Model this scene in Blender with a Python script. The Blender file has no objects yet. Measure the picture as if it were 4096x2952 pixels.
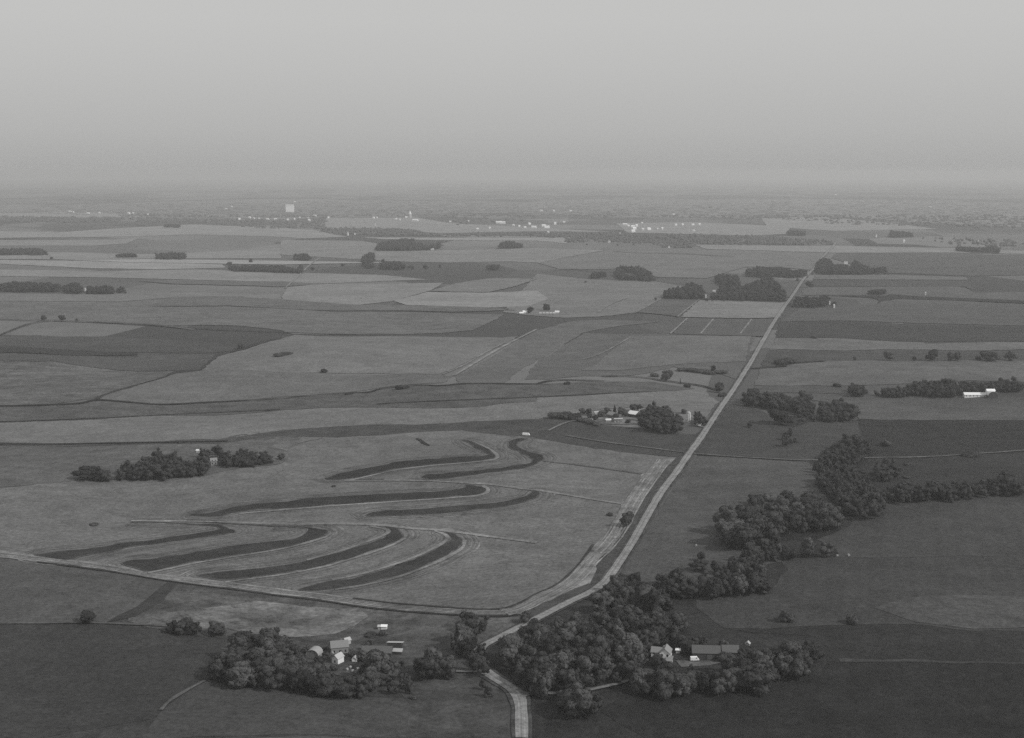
import bpy, bmesh, math, random
import numpy as np
from mathutils import Vector, Matrix, geometry, noise

rnd = random.Random(7)
nrs = np.random.RandomState(11)
sc = bpy.context.scene
COL = sc.collection
R = math.radians

# ------------------------------------------------------------------ camera
CAMZ, F, CX, CY, PITCH = 300.0, 5272.0, 2048.0, 1476.0, R(8.48)
cam = bpy.data.cameras.new("camera")
cam.sensor_fit = 'HORIZONTAL'
cam.sensor_width = 36.0
cam.lens = 36.0 * F / 4096.0
cam.clip_start = 1.0
cam.clip_end = 120000.0
camo = bpy.data.objects.new("camera", cam)
COL.objects.link(camo)
camo.location = (0, 0, CAMZ)
camo.rotation_euler = (math.pi / 2 - PITCH, 0, 0)
sc.camera = camo

# ------------------------------------------------------------------ light
SUN_EL, SUN_AZ = R(38), R(118)        # azimuth from +Y towards +X
wd = bpy.data.worlds.new("World")
sc.world = wd
wd.use_nodes = True
nt = wd.node_tree
nt.nodes.clear()
out = nt.nodes.new('ShaderNodeOutputWorld')
bg = nt.nodes.new('ShaderNodeBackground')
sky = nt.nodes.new('ShaderNodeTexSky')
sky.sky_type = 'NISHITA'
sky.sun_disc = False
sky.sun_elevation = SUN_EL
sky.sun_rotation = SUN_AZ
sky.air_density = 1.0
sky.dust_density = 4.0
bw = nt.nodes.new('ShaderNodeRGBToBW')
tc = nt.nodes.new('ShaderNodeTexCoord')
sep = nt.nodes.new('ShaderNodeSeparateXYZ')
ramp = nt.nodes.new('ShaderNodeValToRGB')
cr = ramp.color_ramp
cr.elements[0].position = 0.0
cr.elements[0].color = (.42, .42, .415, 1)
cr.elements[1].position = 1.0
cr.elements[1].color = (.60, .60, .60, 1)
for p, v in ((0.012, .455), (0.03, .495), (0.077, .55), (0.11, .58), (0.3, .60), (0.5, .60)):
    e = cr.elements.new(p)
    e.color = (v, v, v * .985, 1)
mul = nt.nodes.new('ShaderNodeMath'); mul.operation = 'MULTIPLY'; mul.inputs[1].default_value = 0.08
mix = nt.nodes.new('ShaderNodeMix'); mix.data_type = 'RGBA'; mix.inputs[0].default_value = 0.9
scl = nt.nodes.new('ShaderNodeVectorMath'); scl.operation = 'SCALE'; scl.inputs[3].default_value = 10.0
nt.links.new(sky.outputs[0], bw.inputs[0])
nt.links.new(bw.outputs[0], mul.inputs[0])
nt.links.new(tc.outputs['Generated'], sep.inputs[0])
nt.links.new(sep.outputs[2], ramp.inputs[0])
nt.links.new(mul.outputs[0], mix.inputs[6])
nt.links.new(ramp.outputs[0], mix.inputs[7])
nt.links.new(mix.outputs[2], scl.inputs[0])
nt.links.new(scl.outputs[0], bg.inputs[0])
bg.inputs[1].default_value = 0.1
nt.links.new(bg.outputs[0], out.inputs[0])

sl = bpy.data.lights.new("sun", 'SUN')
sl.energy = 2.8
sl.angle = R(4)
sl.color = (1, .995, .98)
so = bpy.data.objects.new("sun", sl)
COL.objects.link(so)
sdir = Vector((math.sin(SUN_AZ) * math.cos(SUN_EL), math.cos(SUN_AZ) * math.cos(SUN_EL), math.sin(SUN_EL)))
so.rotation_euler = (-sdir).to_track_quat('-Z', 'Y').to_euler()
so.location = (900, -200, 700)

vs = sc.view_settings
vs.view_transform = 'Standard'
vs.look = 'None'
vs.exposure = 0.0
vs.gamma = 1.0
vs.use_curve_mapping = False
sc.cycles.use_denoising = False
sc.cycles.volume_bounces = 2
sc.cycles.sample_clamp_indirect = 1.0
sc.cycles.sample_clamp_direct = 3.0
sc.cycles.max_bounces = 6
sc.cycles.diffuse_bounces = 2
HAZE = 0.70e-4
L_AIR, E_GND = 0.40, 1.0      # measured airlight and ground irradiance factor, used to read albedo off the tones

# ------------------------------------------------------------------ helpers
def smooth(t, a, b):
    t = np.clip((t - a) / (b - a), 0, 1)
    return t * t * (3 - 2 * t)

def terr(x, y):
    x = np.asarray(x, float); y = np.asarray(y, float)
    w = (1 - smooth(np.abs(x), 1500, 2150)) * (1 - smooth(y, 1900, 3300)) * smooth(y, 250, 600)
    z = (3.4 * np.sin(x / 105 + .7) * np.sin(y / 128 + .4) + 3.0 * np.sin((x + .6 * y) / 150 + 1.2)
         + 2.2 * np.sin((x - .9 * y) / 88 + 2.0) + 1.0 * np.sin(x / 41 + y / 63))
    return 1.6 * w * z

def th(x, y):
    return float(terr(x, y))

SP, CP = math.sin(PITCH), math.cos(PITCH)
def ray(px, py):
    u, v = (px - CX) / F, (CY - py) / F
    return u, CP + v * SP, -SP + v * CP

def at(px, py, dz=0.0):
    dx, dy, dzr = ray(px, py)
    dzr = min(dzr, -0.0045)
    t = CAMZ / -dzr
    for _ in range(12):
        z = th(dx * t, dy * t) + dz
        t = (CAMZ - z) / -dzr
    return dx * t, dy * t

def proj(x, y, z):
    z = z - CAMZ
    dep = y * CP - z * SP
    up = y * SP + z * CP
    return CX + F * x / dep, CY - F * up / dep, dep

TILE = {'t1': (100, 600, .4515), 't2': (1124, 600, .4515), 't3': (2148, 600, .4515), 't4': (3072, 600, .4515),
        'm1': (100, 1338, .4515), 'm2': (1124, 1338, .4515), 'm3': (2148, 1338, .4515), 'm4': (3072, 1338, .4515),
        'b1': (100, 2076, .5125), 'b2': (1124, 2076, .5125), 'b3': (2148, 2076, .5125), 'b4': (3072, 2076, .5125),
        'o': (0, 0, 1.806)}

def P(*a):
    """P('m1', (x,y), ..., 'm2', (x,y) ...) -> photograph coordinates"""
    r, t = [], None
    for q in a:
        if isinstance(q, str):
            t = TILE[q]
        else:
            r.append((t[0] + q[0] * t[2], t[1] + q[1] * t[2]))
    return r

def chaikin(p, n=2, closed=True):
    for _ in range(n):
        q = []
        m = len(p)
        rng = range(m) if closed else range(m - 1)
        if not closed:
            q.append(p[0])
        for i in rng:
            a, b = p[i], p[(i + 1) % m]
            q.append((a[0] * .75 + b[0] * .25, a[1] * .75 + b[1] * .25))
            q.append((a[0] * .25 + b[0] * .75, a[1] * .25 + b[1] * .75))
        if not closed:
            q.append(p[-1])
        p = q
    return p

def inpoly(x, y, poly):
    c = False
    j = len(poly) - 1
    for i in range(len(poly)):
        xi, yi = poly[i]; xj, yj = poly[j]
        if (yi > y) != (yj > y) and x < (xj - xi) * (y - yi) / (yj - yi) + xi:
            c = not c
        j = i
    return c

def inpoly_np(X, Y, poly):
    c = np.zeros(X.shape, bool)
    j = len(poly) - 1
    for i in range(len(poly)):
        xi, yi = poly[i]; xj, yj = poly[j]
        if yi != yj:
            m = ((yi > Y) != (yj > Y)) & (X < (xj - xi) * (Y - yi) / (yj - yi) + xi)
            c ^= m
        j = i
    return c

def tag(o, label=None, cat=None, group=None, kind=None):
    if label: o['label'] = label
    if cat: o['category'] = cat
    if group: o['group'] = group
    if kind: o['kind'] = kind
    return o

def link(name, me, m=None, parent=None):
    o = bpy.data.objects.new(name, me)
    COL.objects.link(o)
    if m is not None and me is not None and not me.materials:
        me.materials.append(m)
    if parent is not None:
        o.parent = parent
    return o

def mesh_np(name, V, Fc):
    """V (n,3), Fc (m,k) uniform polygons"""
    me = bpy.data.meshes.new(name)
    V = np.asarray(V, np.float32); Fc = np.asarray(Fc, np.int32)
    k = Fc.shape[1]
    me.vertices.add(len(V)); me.vertices.foreach_set('co', V.ravel())
    me.loops.add(Fc.size); me.loops.foreach_set('vertex_index', Fc.ravel())
    me.polygons.add(len(Fc))
    me.polygons.foreach_set('loop_start', np.arange(0, Fc.size, k, dtype=np.int32))
    me.update(calc_edges=True)
    me.validate()
    return me

def s2l(g):
    g = g / 255.0
    return g / 12.92 if g <= .04045 else ((g + .055) / 1.055) ** 2.4

def albedo(g, d):
    T = math.exp(-HAZE * d)
    a = (s2l(g) - L_AIR * (1 - T)) / T / E_GND
    return min(max(a, .018), max(.2, .34 - .02 * d / 1000))

# ------------------------------------------------------------------ materials
def newmat(name):
    m = bpy.data.materials.new(name)
    m.use_nodes = True
    b = m.node_tree.nodes['Principled BSDF']
    b.inputs['Specular IOR Level'].default_value = 0.1
    b.inputs['Roughness'].default_value = 0.95
    return m, m.node_tree, b

def N(nt, typ, **kw):
    n = nt.nodes.new(typ)
    for k, v in kw.items():
        if k.startswith('i'):
            n.inputs[int(k[1:])].default_value = v
        else:
            setattr(n, k, v)
    return n

_mc = {}
def fmat(a, mott=.18, rows=0.0, ang=0.0, per=9.0, big=.16, seed=0.0):
    """field surface: grey albedo a, cloudy soil variation, fine crop texture, optional rows"""
    key = (round(a, 3), mott, rows, round(ang, 2), per, big, seed)
    if key in _mc:
        return _mc[key]
    m, t, b = newmat("crop")
    g = N(t, 'ShaderNodeNewGeometry')
    def noise_(scale, detail, off, rough=.6):
        mp = N(t, 'ShaderNodeMapping'); mp.inputs['Location'].default_value = (off, off * 1.7, 0)
        t.links.new(g.outputs['Position'], mp.inputs[0])
        n = N(t, 'ShaderNodeTexNoise'); n.inputs['Scale'].default_value = scale
        n.inputs['Detail'].default_value = detail; n.inputs['Roughness'].default_value = rough
        t.links.new(mp.outputs[0], n.inputs['Vector'])
        return n.outputs[0]
    def lin(src, amp, lo=.32, hi=.68):      # noise to a factor 1-amp .. 1+amp
        q = N(t, 'ShaderNodeMapRange'); q.clamp = False
        q.inputs[1].default_value = lo; q.inputs[2].default_value = hi
        q.inputs[3].default_value = 1 - amp; q.inputs[4].default_value = 1 + amp
        t.links.new(src, q.inputs[0]); return q.outputs[0]
    def mulv(x, y):
        q = N(t, 'ShaderNodeMath', operation='MULTIPLY'); t.links.new(x, q.inputs[0]); t.links.new(y, q.inputs[1]); return q.outputs[0]
    v = lin(noise_(.006, 5, seed * 13.1 + 3), big)
    v = mulv(v, lin(noise_(.04, 6, seed * 7.7 + 40, .75), mott * 1.3 + .04))
    v = mulv(v, lin(noise_(.3, 3, seed * 3.3 + 9, .8), .34))
    mps = N(t, 'ShaderNodeMapping'); mps.inputs['Rotation'].default_value = (0, 0, R(-17) + .25 * math.sin(seed * 2.1)); mps.inputs['Scale'].default_value = (.12, 1, 1)
    mps.inputs['Location'].default_value = (seed * 31, seed * 17, 0)
    t.links.new(g.outputs['Position'], mps.inputs[0])
    ns = N(t, 'ShaderNodeTexNoise'); ns.inputs['Scale'].default_value = .035; ns.inputs['Detail'].default_value = 5; ns.inputs['Roughness'].default_value = .65
    t.links.new(mps.outputs[0], ns.inputs['Vector'])
    v = mulv(v, lin(ns.outputs[0], mott * .7))
    if rows > 0:
        mp = N(t, 'ShaderNodeMapping'); mp.inputs['Rotation'].default_value = (0, 0, ang)
        t.links.new(g.outputs['Position'], mp.inputs[0])
        wv = N(t, 'ShaderNodeTexWave'); wv.wave_type = 'BANDS'; wv.bands_direction = 'X'
        wv.inputs['Scale'].default_value = .314 / per; wv.inputs['Distortion'].default_value = 1.5
        wv.inputs['Detail'].default_value = 3; wv.inputs['Detail Scale'].default_value = .3
        t.links.new(mp.outputs[0], wv.inputs[0])
        v = mulv(v, lin(wv.outputs['Fac'], rows, 0, 1))
    q = N(t, 'ShaderNodeMath', operation='MULTIPLY'); q.inputs[1].default_value = a
    t.links.new(v, q.inputs[0])
    cmb = N(t, 'ShaderNodeCombineColor')
    for i in range(3):
        t.links.new(q.outputs[0], cmb.inputs[i])
    t.links.new(cmb.outputs[0], b.inputs['Base Color'])
    _mc[key] = m
    return m

def pmat(name, a, var=.12, scale=1.5, rough=.85):
    key = (name, a)
    if key in _mc:
        return _mc[key]
    m, t, b = newmat(name)
    b.inputs['Roughness'].default_value = rough
    g = N(t, 'ShaderNodeTexCoord')
    n = N(t, 'ShaderNodeTexNoise'); n.inputs['Scale'].default_value = scale; n.inputs['Detail'].default_value = 5
    t.links.new(g.outputs['Object'], n.inputs['Vector'])
    oi = N(t, 'ShaderNodeObjectInfo')
    q = N(t, 'ShaderNodeMath', operation='MULTIPLY_ADD'); q.inputs[1].default_value = 2 * var * a; q.inputs[2].default_value = a * (1 - var)
    t.links.new(n.outputs[0], q.inputs[0])
    q2 = N(t, 'ShaderNodeMath', operation='MULTIPLY_ADD'); q2.inputs[1].default_value = .2; q2.inputs[2].default_value = .9
    t.links.new(oi.outputs['Random'], q2.inputs[0])
    q3 = N(t, 'ShaderNodeMath', operation='MULTIPLY')
    t.links.new(q.outputs[0], q3.inputs[0]); t.links.new(q2.outputs[0], q3.inputs[1])
    cmb = N(t, 'ShaderNodeCombineColor')
    for i in range(3):
        t.links.new(q3.outputs[0], cmb.inputs[i])
    t.links.new(cmb.outputs[0], b.inputs['Base Color'])
    _mc[key] = m
    return m

def leafmat(name, a):
    """foliage: per-tree tone, clumps of lighter and darker leaves"""
    m, t, b = newmat(name)
    g = N(t, 'ShaderNodeNewGeometry')
    oi = N(t, 'ShaderNodeObjectInfo')
    n = N(t, 'ShaderNodeTexNoise'); n.inputs['Scale'].default_value = .35; n.inputs['Detail'].default_value = 5; n.inputs['Roughness'].default_value = .75
    t.links.new(g.outputs['Position'], n.inputs['Vector'])
    rr = N(t, 'ShaderNodeMapRange'); rr.inputs[1].default_value = .3; rr.inputs[2].default_value = .7
    rr.inputs[3].default_value = a * .45; rr.inputs[4].default_value = a * 1.55
    t.links.new(n.outputs[0], rr.inputs[0])
    q2 = N(t, 'ShaderNodeMath', operation='MULTIPLY_ADD'); q2.inputs[1].default_value = 1.0; q2.inputs[2].default_value = .5
    t.links.new(oi.outputs['Random'], q2.inputs[0])
    q3 = N(t, 'ShaderNodeMath', operation='MULTIPLY')
    t.links.new(rr.outputs[0], q3.inputs[0]); t.links.new(q2.outputs[0], q3.inputs[1])
    cmb = N(t, 'ShaderNodeCombineColor')
    for i in range(3):
        t.links.new(q3.outputs[0], cmb.inputs[i])
    t.links.new(cmb.outputs[0], b.inputs['Base Color'])
    return m

# ------------------------------------------------------------------ ground sheet
def axis(lo, hi, step, end):
    a = list(np.arange(lo, hi + .1, step))
    s, v = step, hi
    while v < end:
        s *= 1.22; v += s; a.append(v)
    s, v = step, lo
    while v > -end:
        s *= 1.22; v -= s; a.insert(0, v)
    return np.array(a)

gx = axis(-2200, 2200, 15, 48000)
gy = axis(450, 4200, 15, 48000)
X, Y = np.meshgrid(gx, gy)
Z = terr(X, Y)
V = np.stack([X, Y, Z], -1).reshape(-1, 3)
nx, ny = len(gx), len(gy)
ii = (np.arange(ny - 1)[:, None] * nx + np.arange(nx - 1)[None, :]).ravel()
Fq = np.stack([ii, ii + 1, ii + nx + 1, ii + nx], -1)
me = mesh_np("ground", V, Fq)
me.polygons.foreach_set('use_smooth', np.ones(len(Fq), bool))

def ground_mat():
    """open country: parcels of differing tone laid on the section grid, cloudy soil variation"""
    m, t, b = newmat("open_country")
    g = N(t, 'ShaderNodeNewGeometry')
    mp = N(t, 'ShaderNodeMapping'); mp.inputs['Rotation'].default_value = (0, 0, R(17)); mp.inputs['Scale'].default_value = (1, .55, 1)
    t.links.new(g.outputs['Position'], mp.inputs[0])
    v = N(t, 'ShaderNodeTexVoronoi'); v.distance = 'CHEBYCHEV'; v.inputs['Scale'].default_value = .0021; v.inputs['Randomness'].default_value = .72
    t.links.new(mp.outputs[0], v.inputs['Vector'])
    bwn = N(t, 'ShaderNodeSeparateColor'); t.links.new(v.outputs['Color'], bwn.inputs[0])
    r1 = N(t, 'ShaderNodeMapRange'); r1.inputs[3].default_value = .035; r1.inputs[4].default_value = .15
    t.links.new(bwn.outputs[0], r1.inputs[0])
    cur = r1.outputs[0]
    for scale, amp, det in ((.0011, .45, 4), (.012, .25, 6), (.45, .5, 3)):
        n = N(t, 'ShaderNodeTexNoise'); n.inputs['Scale'].default_value = scale; n.inputs['Detail'].default_value = det
        t.links.new(g.outputs['Position'], n.inputs['Vector'])
        q = N(t, 'ShaderNodeMath', operation='MULTIPLY_ADD'); q.inputs[1].default_value = 2 * amp; q.inputs[2].default_value = 1 - amp
        t.links.new(n.outputs[0], q.inputs[0])
        q3 = N(t, 'ShaderNodeMath', operation='MULTIPLY')
        t.links.new(cur, q3.inputs[0]); t.links.new(q.outputs[0], q3.inputs[1]); cur = q3.outputs[0]
    cmb = N(t, 'ShaderNodeCombineColor')
    for i in range(3):
        t.links.new(cur, cmb.inputs[i])
    t.links.new(cmb.outputs[0], b.inputs['Base Color'])
    return m
tag(link("ground", me, ground_mat()), "open farm country running out to the hazy horizon", kind='structure')

# ------------------------------------------------------------------ fields
def lift(layer, x, y):
    d = np.hypot(x, y) / 1000.0
    return layer * (.18 + .06 * np.minimum(d * d, 14.0))

def densify(pts, step):
    r = []
    for i in range(len(pts)):
        a, b = pts[i], pts[(i + 1) % len(pts)]
        n = max(1, int(math.hypot(b[0] - a[0], b[1] - a[1]) / step))
        for k in range(n):
            r.append((a[0] + (b[0] - a[0]) * k / n, a[1] + (b[1] - a[1]) * k / n))
    return r

def patch(name, px, m, layer, ch=0, grid=None, fray=1.0):
    if ch:
        px = chaikin(px, ch)
    wp = [at(*q) for q in px]
    cx = sum(q[0] for q in wp) / len(wp); cy = sum(q[1] for q in wp) / len(wp)
    d = math.hypot(cx, cy)
    step = grid or max(13.0, d / 190.0)
    bd = []
    for q in densify(wp, min(step, 9.0 + d / 250)):
        am = (1.6 + d / 900) * fray
        bd.append((q[0] + am * (noise.noise(Vector((q[0] / 22, q[1] / 22, 3.0))) + .5 * noise.noise(Vector((q[0] / 7, q[1] / 7, 3.0)))), q[1] + am * (noise.noise(Vector((q[0] / 22, q[1] / 22, 9.0))) + .5 * noise.noise(Vector((q[0] / 7, q[1] / 7, 9.0))))))
    xs = [q[0] for q in bd]; ys = [q[1] for q in bd]
    GX, GY = np.meshgrid(np.arange(min(xs) + step / 2, max(xs), step), np.arange(min(ys) + step / 2, max(ys), step))
    ins = inpoly_np(GX, GY, bd) if GX.size else np.zeros((0,), bool)
    if GX.size > 60000:
        ins &= False
    pts = [Vector(q) for q in bd] + [Vector((a, b)) for a, b in zip(GX[ins], GY[ins])]
    nb = len(bd)
    edges = [(i, (i + 1) % nb) for i in range(nb)]
    vo, eo, fo, *_ = geometry.delaunay_2d_cdt(pts, edges, [], 1, 1e-3)
    A = np.array([(v.x, v.y) for v in vo])
    z = terr(A[:, 0], A[:, 1]) + lift(layer, A[:, 0], A[:, 1])
    me = bpy.data.meshes.new(name)
    me.from_pydata(np.column_stack([A, z]).tolist(), [], [list(f) for f in fo])
    me.update()
    # faces upward
    if len(me.polygons) and sum(p.normal.z * p.area for p in me.polygons) < 0:
        me.flip_normals()
    me.polygons.foreach_set('use_smooth', np.ones(len(me.polygons), bool))
    o = link(name, me, m)
    o['kind'] = 'structure'
    return o

_fs = [0]
def field(name, label, g, px, layer=1, ch=0, **kw):
    _fs[0] += 1
    wp = [at(*q) for q in px]
    d = sum(math.hypot(q[0], q[1]) for q in wp) / len(wp)
    if g < 70 and layer < 3:
        g += 3
    if d < 2700:
        g = 100 + (g - 100) * .72 if g > 100 else 95 - (95 - g) * .82 if (g < 95 and d > 1700) else g
    elif d < 9000:
        g = g + 4
    a = albedo(g, math.hypot(d, CAMZ))
    kw = dict(kw); kw['mott'] = max(kw.get('mott', .18), .13); kw['big'] = max(kw.get('big', .14), .1)
    if name == 'crop_field' and d < 1500: kw.setdefault('rows', .035); kw.setdefault('per', 10.0 + 3 * (_fs[0] % 3)); kw.setdefault('ang', ROAD_ANG + (math.pi / 2 if _fs[0] % 3 == 1 else 0))
    o = patch(name, px, fmat(a, seed=float(_fs[0] % 9), **kw), layer + .008 * (_fs[0] % 80), ch, fray=1.5 if 'strip' in name else 1.0)
    tag(o, label)
    return o

def ribbon(name, label, px, width, m, layer, ch=2, rough=.0, off=0.0):
    w = [at(*q) for q in (chaikin(px, ch, False))]
    pts = []
    for i in range(len(w) - 1):
        a, b = w[i], w[i + 1]
        n = max(1, int(math.hypot(b[0] - a[0], b[1] - a[1]) / max(7, math.hypot(*a) / 250)))
        pts += [(a[0] + (b[0] - a[0]) * k / n, a[1] + (b[1] - a[1]) * k / n) for k in range(n)]
    pts.append(w[-1])
    V, Fc = [], []
    offs = (-.5, -.25, 0, .25, .5)
    for i, p in enumerate(pts):
        a = pts[max(0, i - 1)]; b = pts[min(len(pts) - 1, i + 1)]
        tx, ty = b[0] - a[0], b[1] - a[1]
        l = math.hypot(tx, ty) or 1
        nx_, ny_ = ty / l, -tx / l
        wv = width * (1 + rough * (noise.noise(Vector((p[0] * .05, p[1] * .05, 0)))))
        for k, o_ in enumerate(offs):
            x, y = p[0] + nx_ * (wv * o_ + off), p[1] + ny_ * (wv * o_ + off)
            z = th(x, y) + float(lift(layer, x, y)) + (.12 if k == 2 else .07 if k in (1, 3) else 0)
            V.append((x, y, z))
        if i:
            for k in range(4):
                s = (i - 1) * 5 + k
                Fc.append((s, s + 5, s + 6, s + 1))
    me = bpy.data.meshes.new(name)
    me.from_pydata(V, [], Fc); me.update()
    if sum(p.normal.z for p in me.polygons) < 0:
        me.flip_normals()
    me.polygons.foreach_set('use_smooth', np.ones(len(me.polygons), bool))
    return tag(link(name, me, m), label, kind='structure')

_ra, _rb = at(*P('m3', (1340, 1075))[0]), at(*P('t4', (330, 1130))[0])
ROAD_ANG = math.atan2(_rb[0] - _ra[0], _rb[1] - _ra[1])
# --- near and middle fields (tone read from the photograph)
TERR_FIELD = P('b1', (-240, 250), 'm1', (-240, 1370), (115, 1330), (500, 1292), (1200, 1275), (1600, 1250), (1900, 1185), (2268, 1160),
               'm2', (60, 1100), (30, 1030), (150, 955), (250, 930), (400, 920), (850, 895), (1400, 858), (1600, 853), (1800, 878), (2268, 915),
               'm3', (0, 925), (500, 1010), (850, 1055), (1200, 1090), (1050, 1280), (930, 1480), (830, 1635),
               'b3', (640, 140), (480, 330), (400, 470), (200, 600), (0, 690), 'b2', (1880, 745), (1500, 752), (1100, 730), (700, 695), (300, 630), (0, 600),
               'b1', (1620, 545), (1300, 505), (1100, 480), (700, 410), (100, 335), (-240, 300))
field("terraced_field", "pale terraced field with dark curving strips beside the gravel road", 105, TERR_FIELD, 1, mott=.16, big=.1, rows=.05, per=6.0, ang=1.25)
# headland strip of mown grass along the bottom and road side
field("headland_strip", "pale streaked grass strip bordering the terraced field", 131,
      P('b1', (-240, 245), (100, 290), (700, 362), (950, 420), (1300, 462), (1560, 492), 'b2', (0, 548), (400, 592), (800, 655), (1200, 690), (1500, 714), (1740, 712), (1870, 665),
        'b3', (0, 590), (130, 540), (250, 450), (380, 300), (440, 210), (560, 110), 'm3', (760, 1500), (930, 1250), (1050, 1130), (1215, 1095), (1180, 1140), (1050, 1280), (930, 1480), (870, 1600),
        'b3', (680, 60), (640, 140), (560, 220), (480, 320), (462, 400), (390, 500), (200, 590), (0, 685), 'b2', (1880, 740), (1740, 756), (1500, 752), (1100, 730), (700, 695), (300, 630), (0, 592),
        'b1', (1620, 545), (1300, 505), (1100, 480), (700, 410), (100, 335), (-240, 300)), 2, mott=.3)
field("road_ditch", "dark grassy ditch between the gravel road and the pale strip", 78,
      P('m3', (1230, 1090), (1310, 1085), (1240, 1200), (1080, 1420), (960, 1635), 'b3', (800, 60), (700, 220), (600, 370), (520, 480), (420, 565), (230, 645), (0, 760), (-60, 790), (-60, 730), (0, 690),
        (200, 590), (390, 500), (462, 400), (480, 320), (560, 220), (640, 140), (680, 60), 'm3', (870, 1600), (930, 1480), (1050, 1280), (1180, 1140)), 2, mott=.3)

strips = {
 1: P('b1', (60, 294), (130, 275), (215, 250), (500, 236), (800, 190), (1100, 147), (1350, 112), (1525, 88), (1490, 62), (1300, 42), (1000, 33), (830, 31), (830, 27), (1100, 30), (1400, 40), (1580, 60), (1682, 100), (1600, 122), (1350, 150), (1000, 195), (760, 236), (500, 285), (330, 328), (180, 312)),
 2: P('b1', (722, 360), (830, 322), (1100, 305), (1300, 270), (1600, 215), (1998, 170), 'b2', (180, 130), (215, 100), (190, 80), (100, 70), (0, 66), (0, 62), (200, 64), (330, 80), (370, 103), (345, 135), (200, 182), (0, 232), 'b1', (1600, 292), (1300, 342), (1150, 377), (960, 417)),
 3: P('b1', (1320, 446), (1400, 424), (1600, 408), (1998, 368), 'b2', (200, 335), (420, 278), (600, 220), (780, 155), (860, 110), (850, 80), (770, 60), (780, 56), (900, 68), (965, 108), (950, 152), (850, 202), (700, 257), (500, 322), (300, 377), (150, 402), (0, 432), 'b1', (1800, 455), (1560, 490)),
 4: P('b2', (100, 550), (200, 518), (400, 488), (600, 453), (900, 368), (1100, 290), (1250, 220), (1322, 160), (1300, 120), (1235, 97), (1300, 97), (1372, 120), (1420, 175), (1412, 222), (1350, 262), (1230, 322), (1050, 402), (850, 467), (600, 517), (400, 547), (200, 570)),
 5: P('m2', (365, 1291), (450, 1258), (600, 1213), (850, 1168), (1000, 1138), (1250, 1112), (1600, 1092), (1840, 1078), (1825, 1050), (1700, 1000), (1605, 938), (1650, 932), (1780, 988), (1870, 1035), (1925, 1090), (1850, 1112), (1500, 1142), (1250, 1162), (1000, 1197), (800, 1242), (600, 1292)),
 6: P('m2', (1212, 1281), (1280, 1240), (1500, 1235), (1900, 1190), (2180, 1148), (2235, 1125), (2190, 1080), (2130, 1050), (2000, 1012), (2012, 968), (2060, 925), (2180, 928), (2105, 962), (2112, 1008), (2200, 1048), (2310, 1060), (2345, 1120), (2240, 1167), (1900, 1222), (1500, 1277)),
 7: P('m1', (1390, 1612), (1700, 1572), (1900, 1520), (2268, 1488), 'm2', (300, 1448), (700, 1428), (1200, 1400), (1500, 1390), (1640, 1355), (1625, 1338), (1660, 1336), (1780, 1350), (1832, 1380), (1800, 1412), (1650, 1432), (1200, 1462), (700, 1492), (300, 1522), (0, 1547), 'm1', (2000, 1552), (1800, 1592), (1600, 1620)),
 8: P('m2', (715, 1616), (850, 1563), (1200, 1550), (1600, 1520), (2000, 1480), (2180, 1440), (2225, 1400), (2240, 1380), (2290, 1392), (2292, 1440), (2200, 1482), (2000, 1522), (1600, 1572), (1200, 1602), (900, 1618)),
 9: P('m2', (1190, 928), (1225, 928), (1290, 962), (1332, 990), (1300, 988), (1250, 958)),
 10: P('m2', (700, 1285), (820, 1280), (920, 1284), (900, 1290), (700, 1291)),
 11: P('b1', (1200, 8), (1500, 22), (1750, 42), (1998, 58), 'b2', (250, 52), (250, 60), (0, 68), 'b1', (1700, 52), (1400, 30)),
}
sl_ = {1: "dark curving terrace strip nearest the corner where the pale grass strip leaves the field", 2: "second dark terrace strip from the west, hooked at its top",
       3: "long dark terrace strip bending back sharply at its top", 4: "broad dark crescent terrace strip nearest the gravel road",
       5: "upper dark terrace strip with a kinked tail", 6: "upper dark S-shaped terrace strip below the white vehicle", 7: "long middle dark terrace strip ending in a rounded bend",
       8: "middle dark terrace strip running up to the grassed waterway", 9: "short thin dark streak high on the terraced field", 10: "thin dark streak on the crest of the terraced field", 11: "thin grassed waterway line crossing the crest between terraces"}
def grow(px, m):
    w = [Vector(at(*q)) for q in px]
    sg = sum(w[i].x * w[(i + 1) % len(w)].y - w[(i + 1) % len(w)].x * w[i].y for i in range(len(w)))
    r = []
    for i, q in enumerate(w):
        t_ = (w[(i + 1) % len(w)] - w[i - 1]).normalized()
        n_ = Vector((t_.y, -t_.x)) * (m if sg > 0 else -m)
        r.append(proj(q.x + n_.x, q.y + n_.y, th(q.x, q.y))[:2])
    return r
for k, p in strips.items():
    if k < 9:
        for j_, m_ in enumerate((4.5, 7.5, 10.5, 14.0)):
            q_ = grow(chaikin(p, 1), m_)
            ribbon("contour_furrow", "faint furrow following a dark terrace strip", q_ + q_[:1], 1.6, fmat(albedo((94, 107, 96, 106)[j_], 1300), mott=.4), 1.5 + .06 * j_, ch=1, rough=1.2)
for k, p in strips.items():
    if k < 9:
        field("strip_margin", "half-worn margin of a dark terrace strip", 90, grow(chaikin(p, 1), .3), 2.5, 1, mott=.3)
    field("terrace_strip", sl_[k], 68 if k not in (10, 11) else 86, grow(chaikin(p, 1), -1.1) if k < 9 else p, 3, 1, mott=.3, big=.2)
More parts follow.
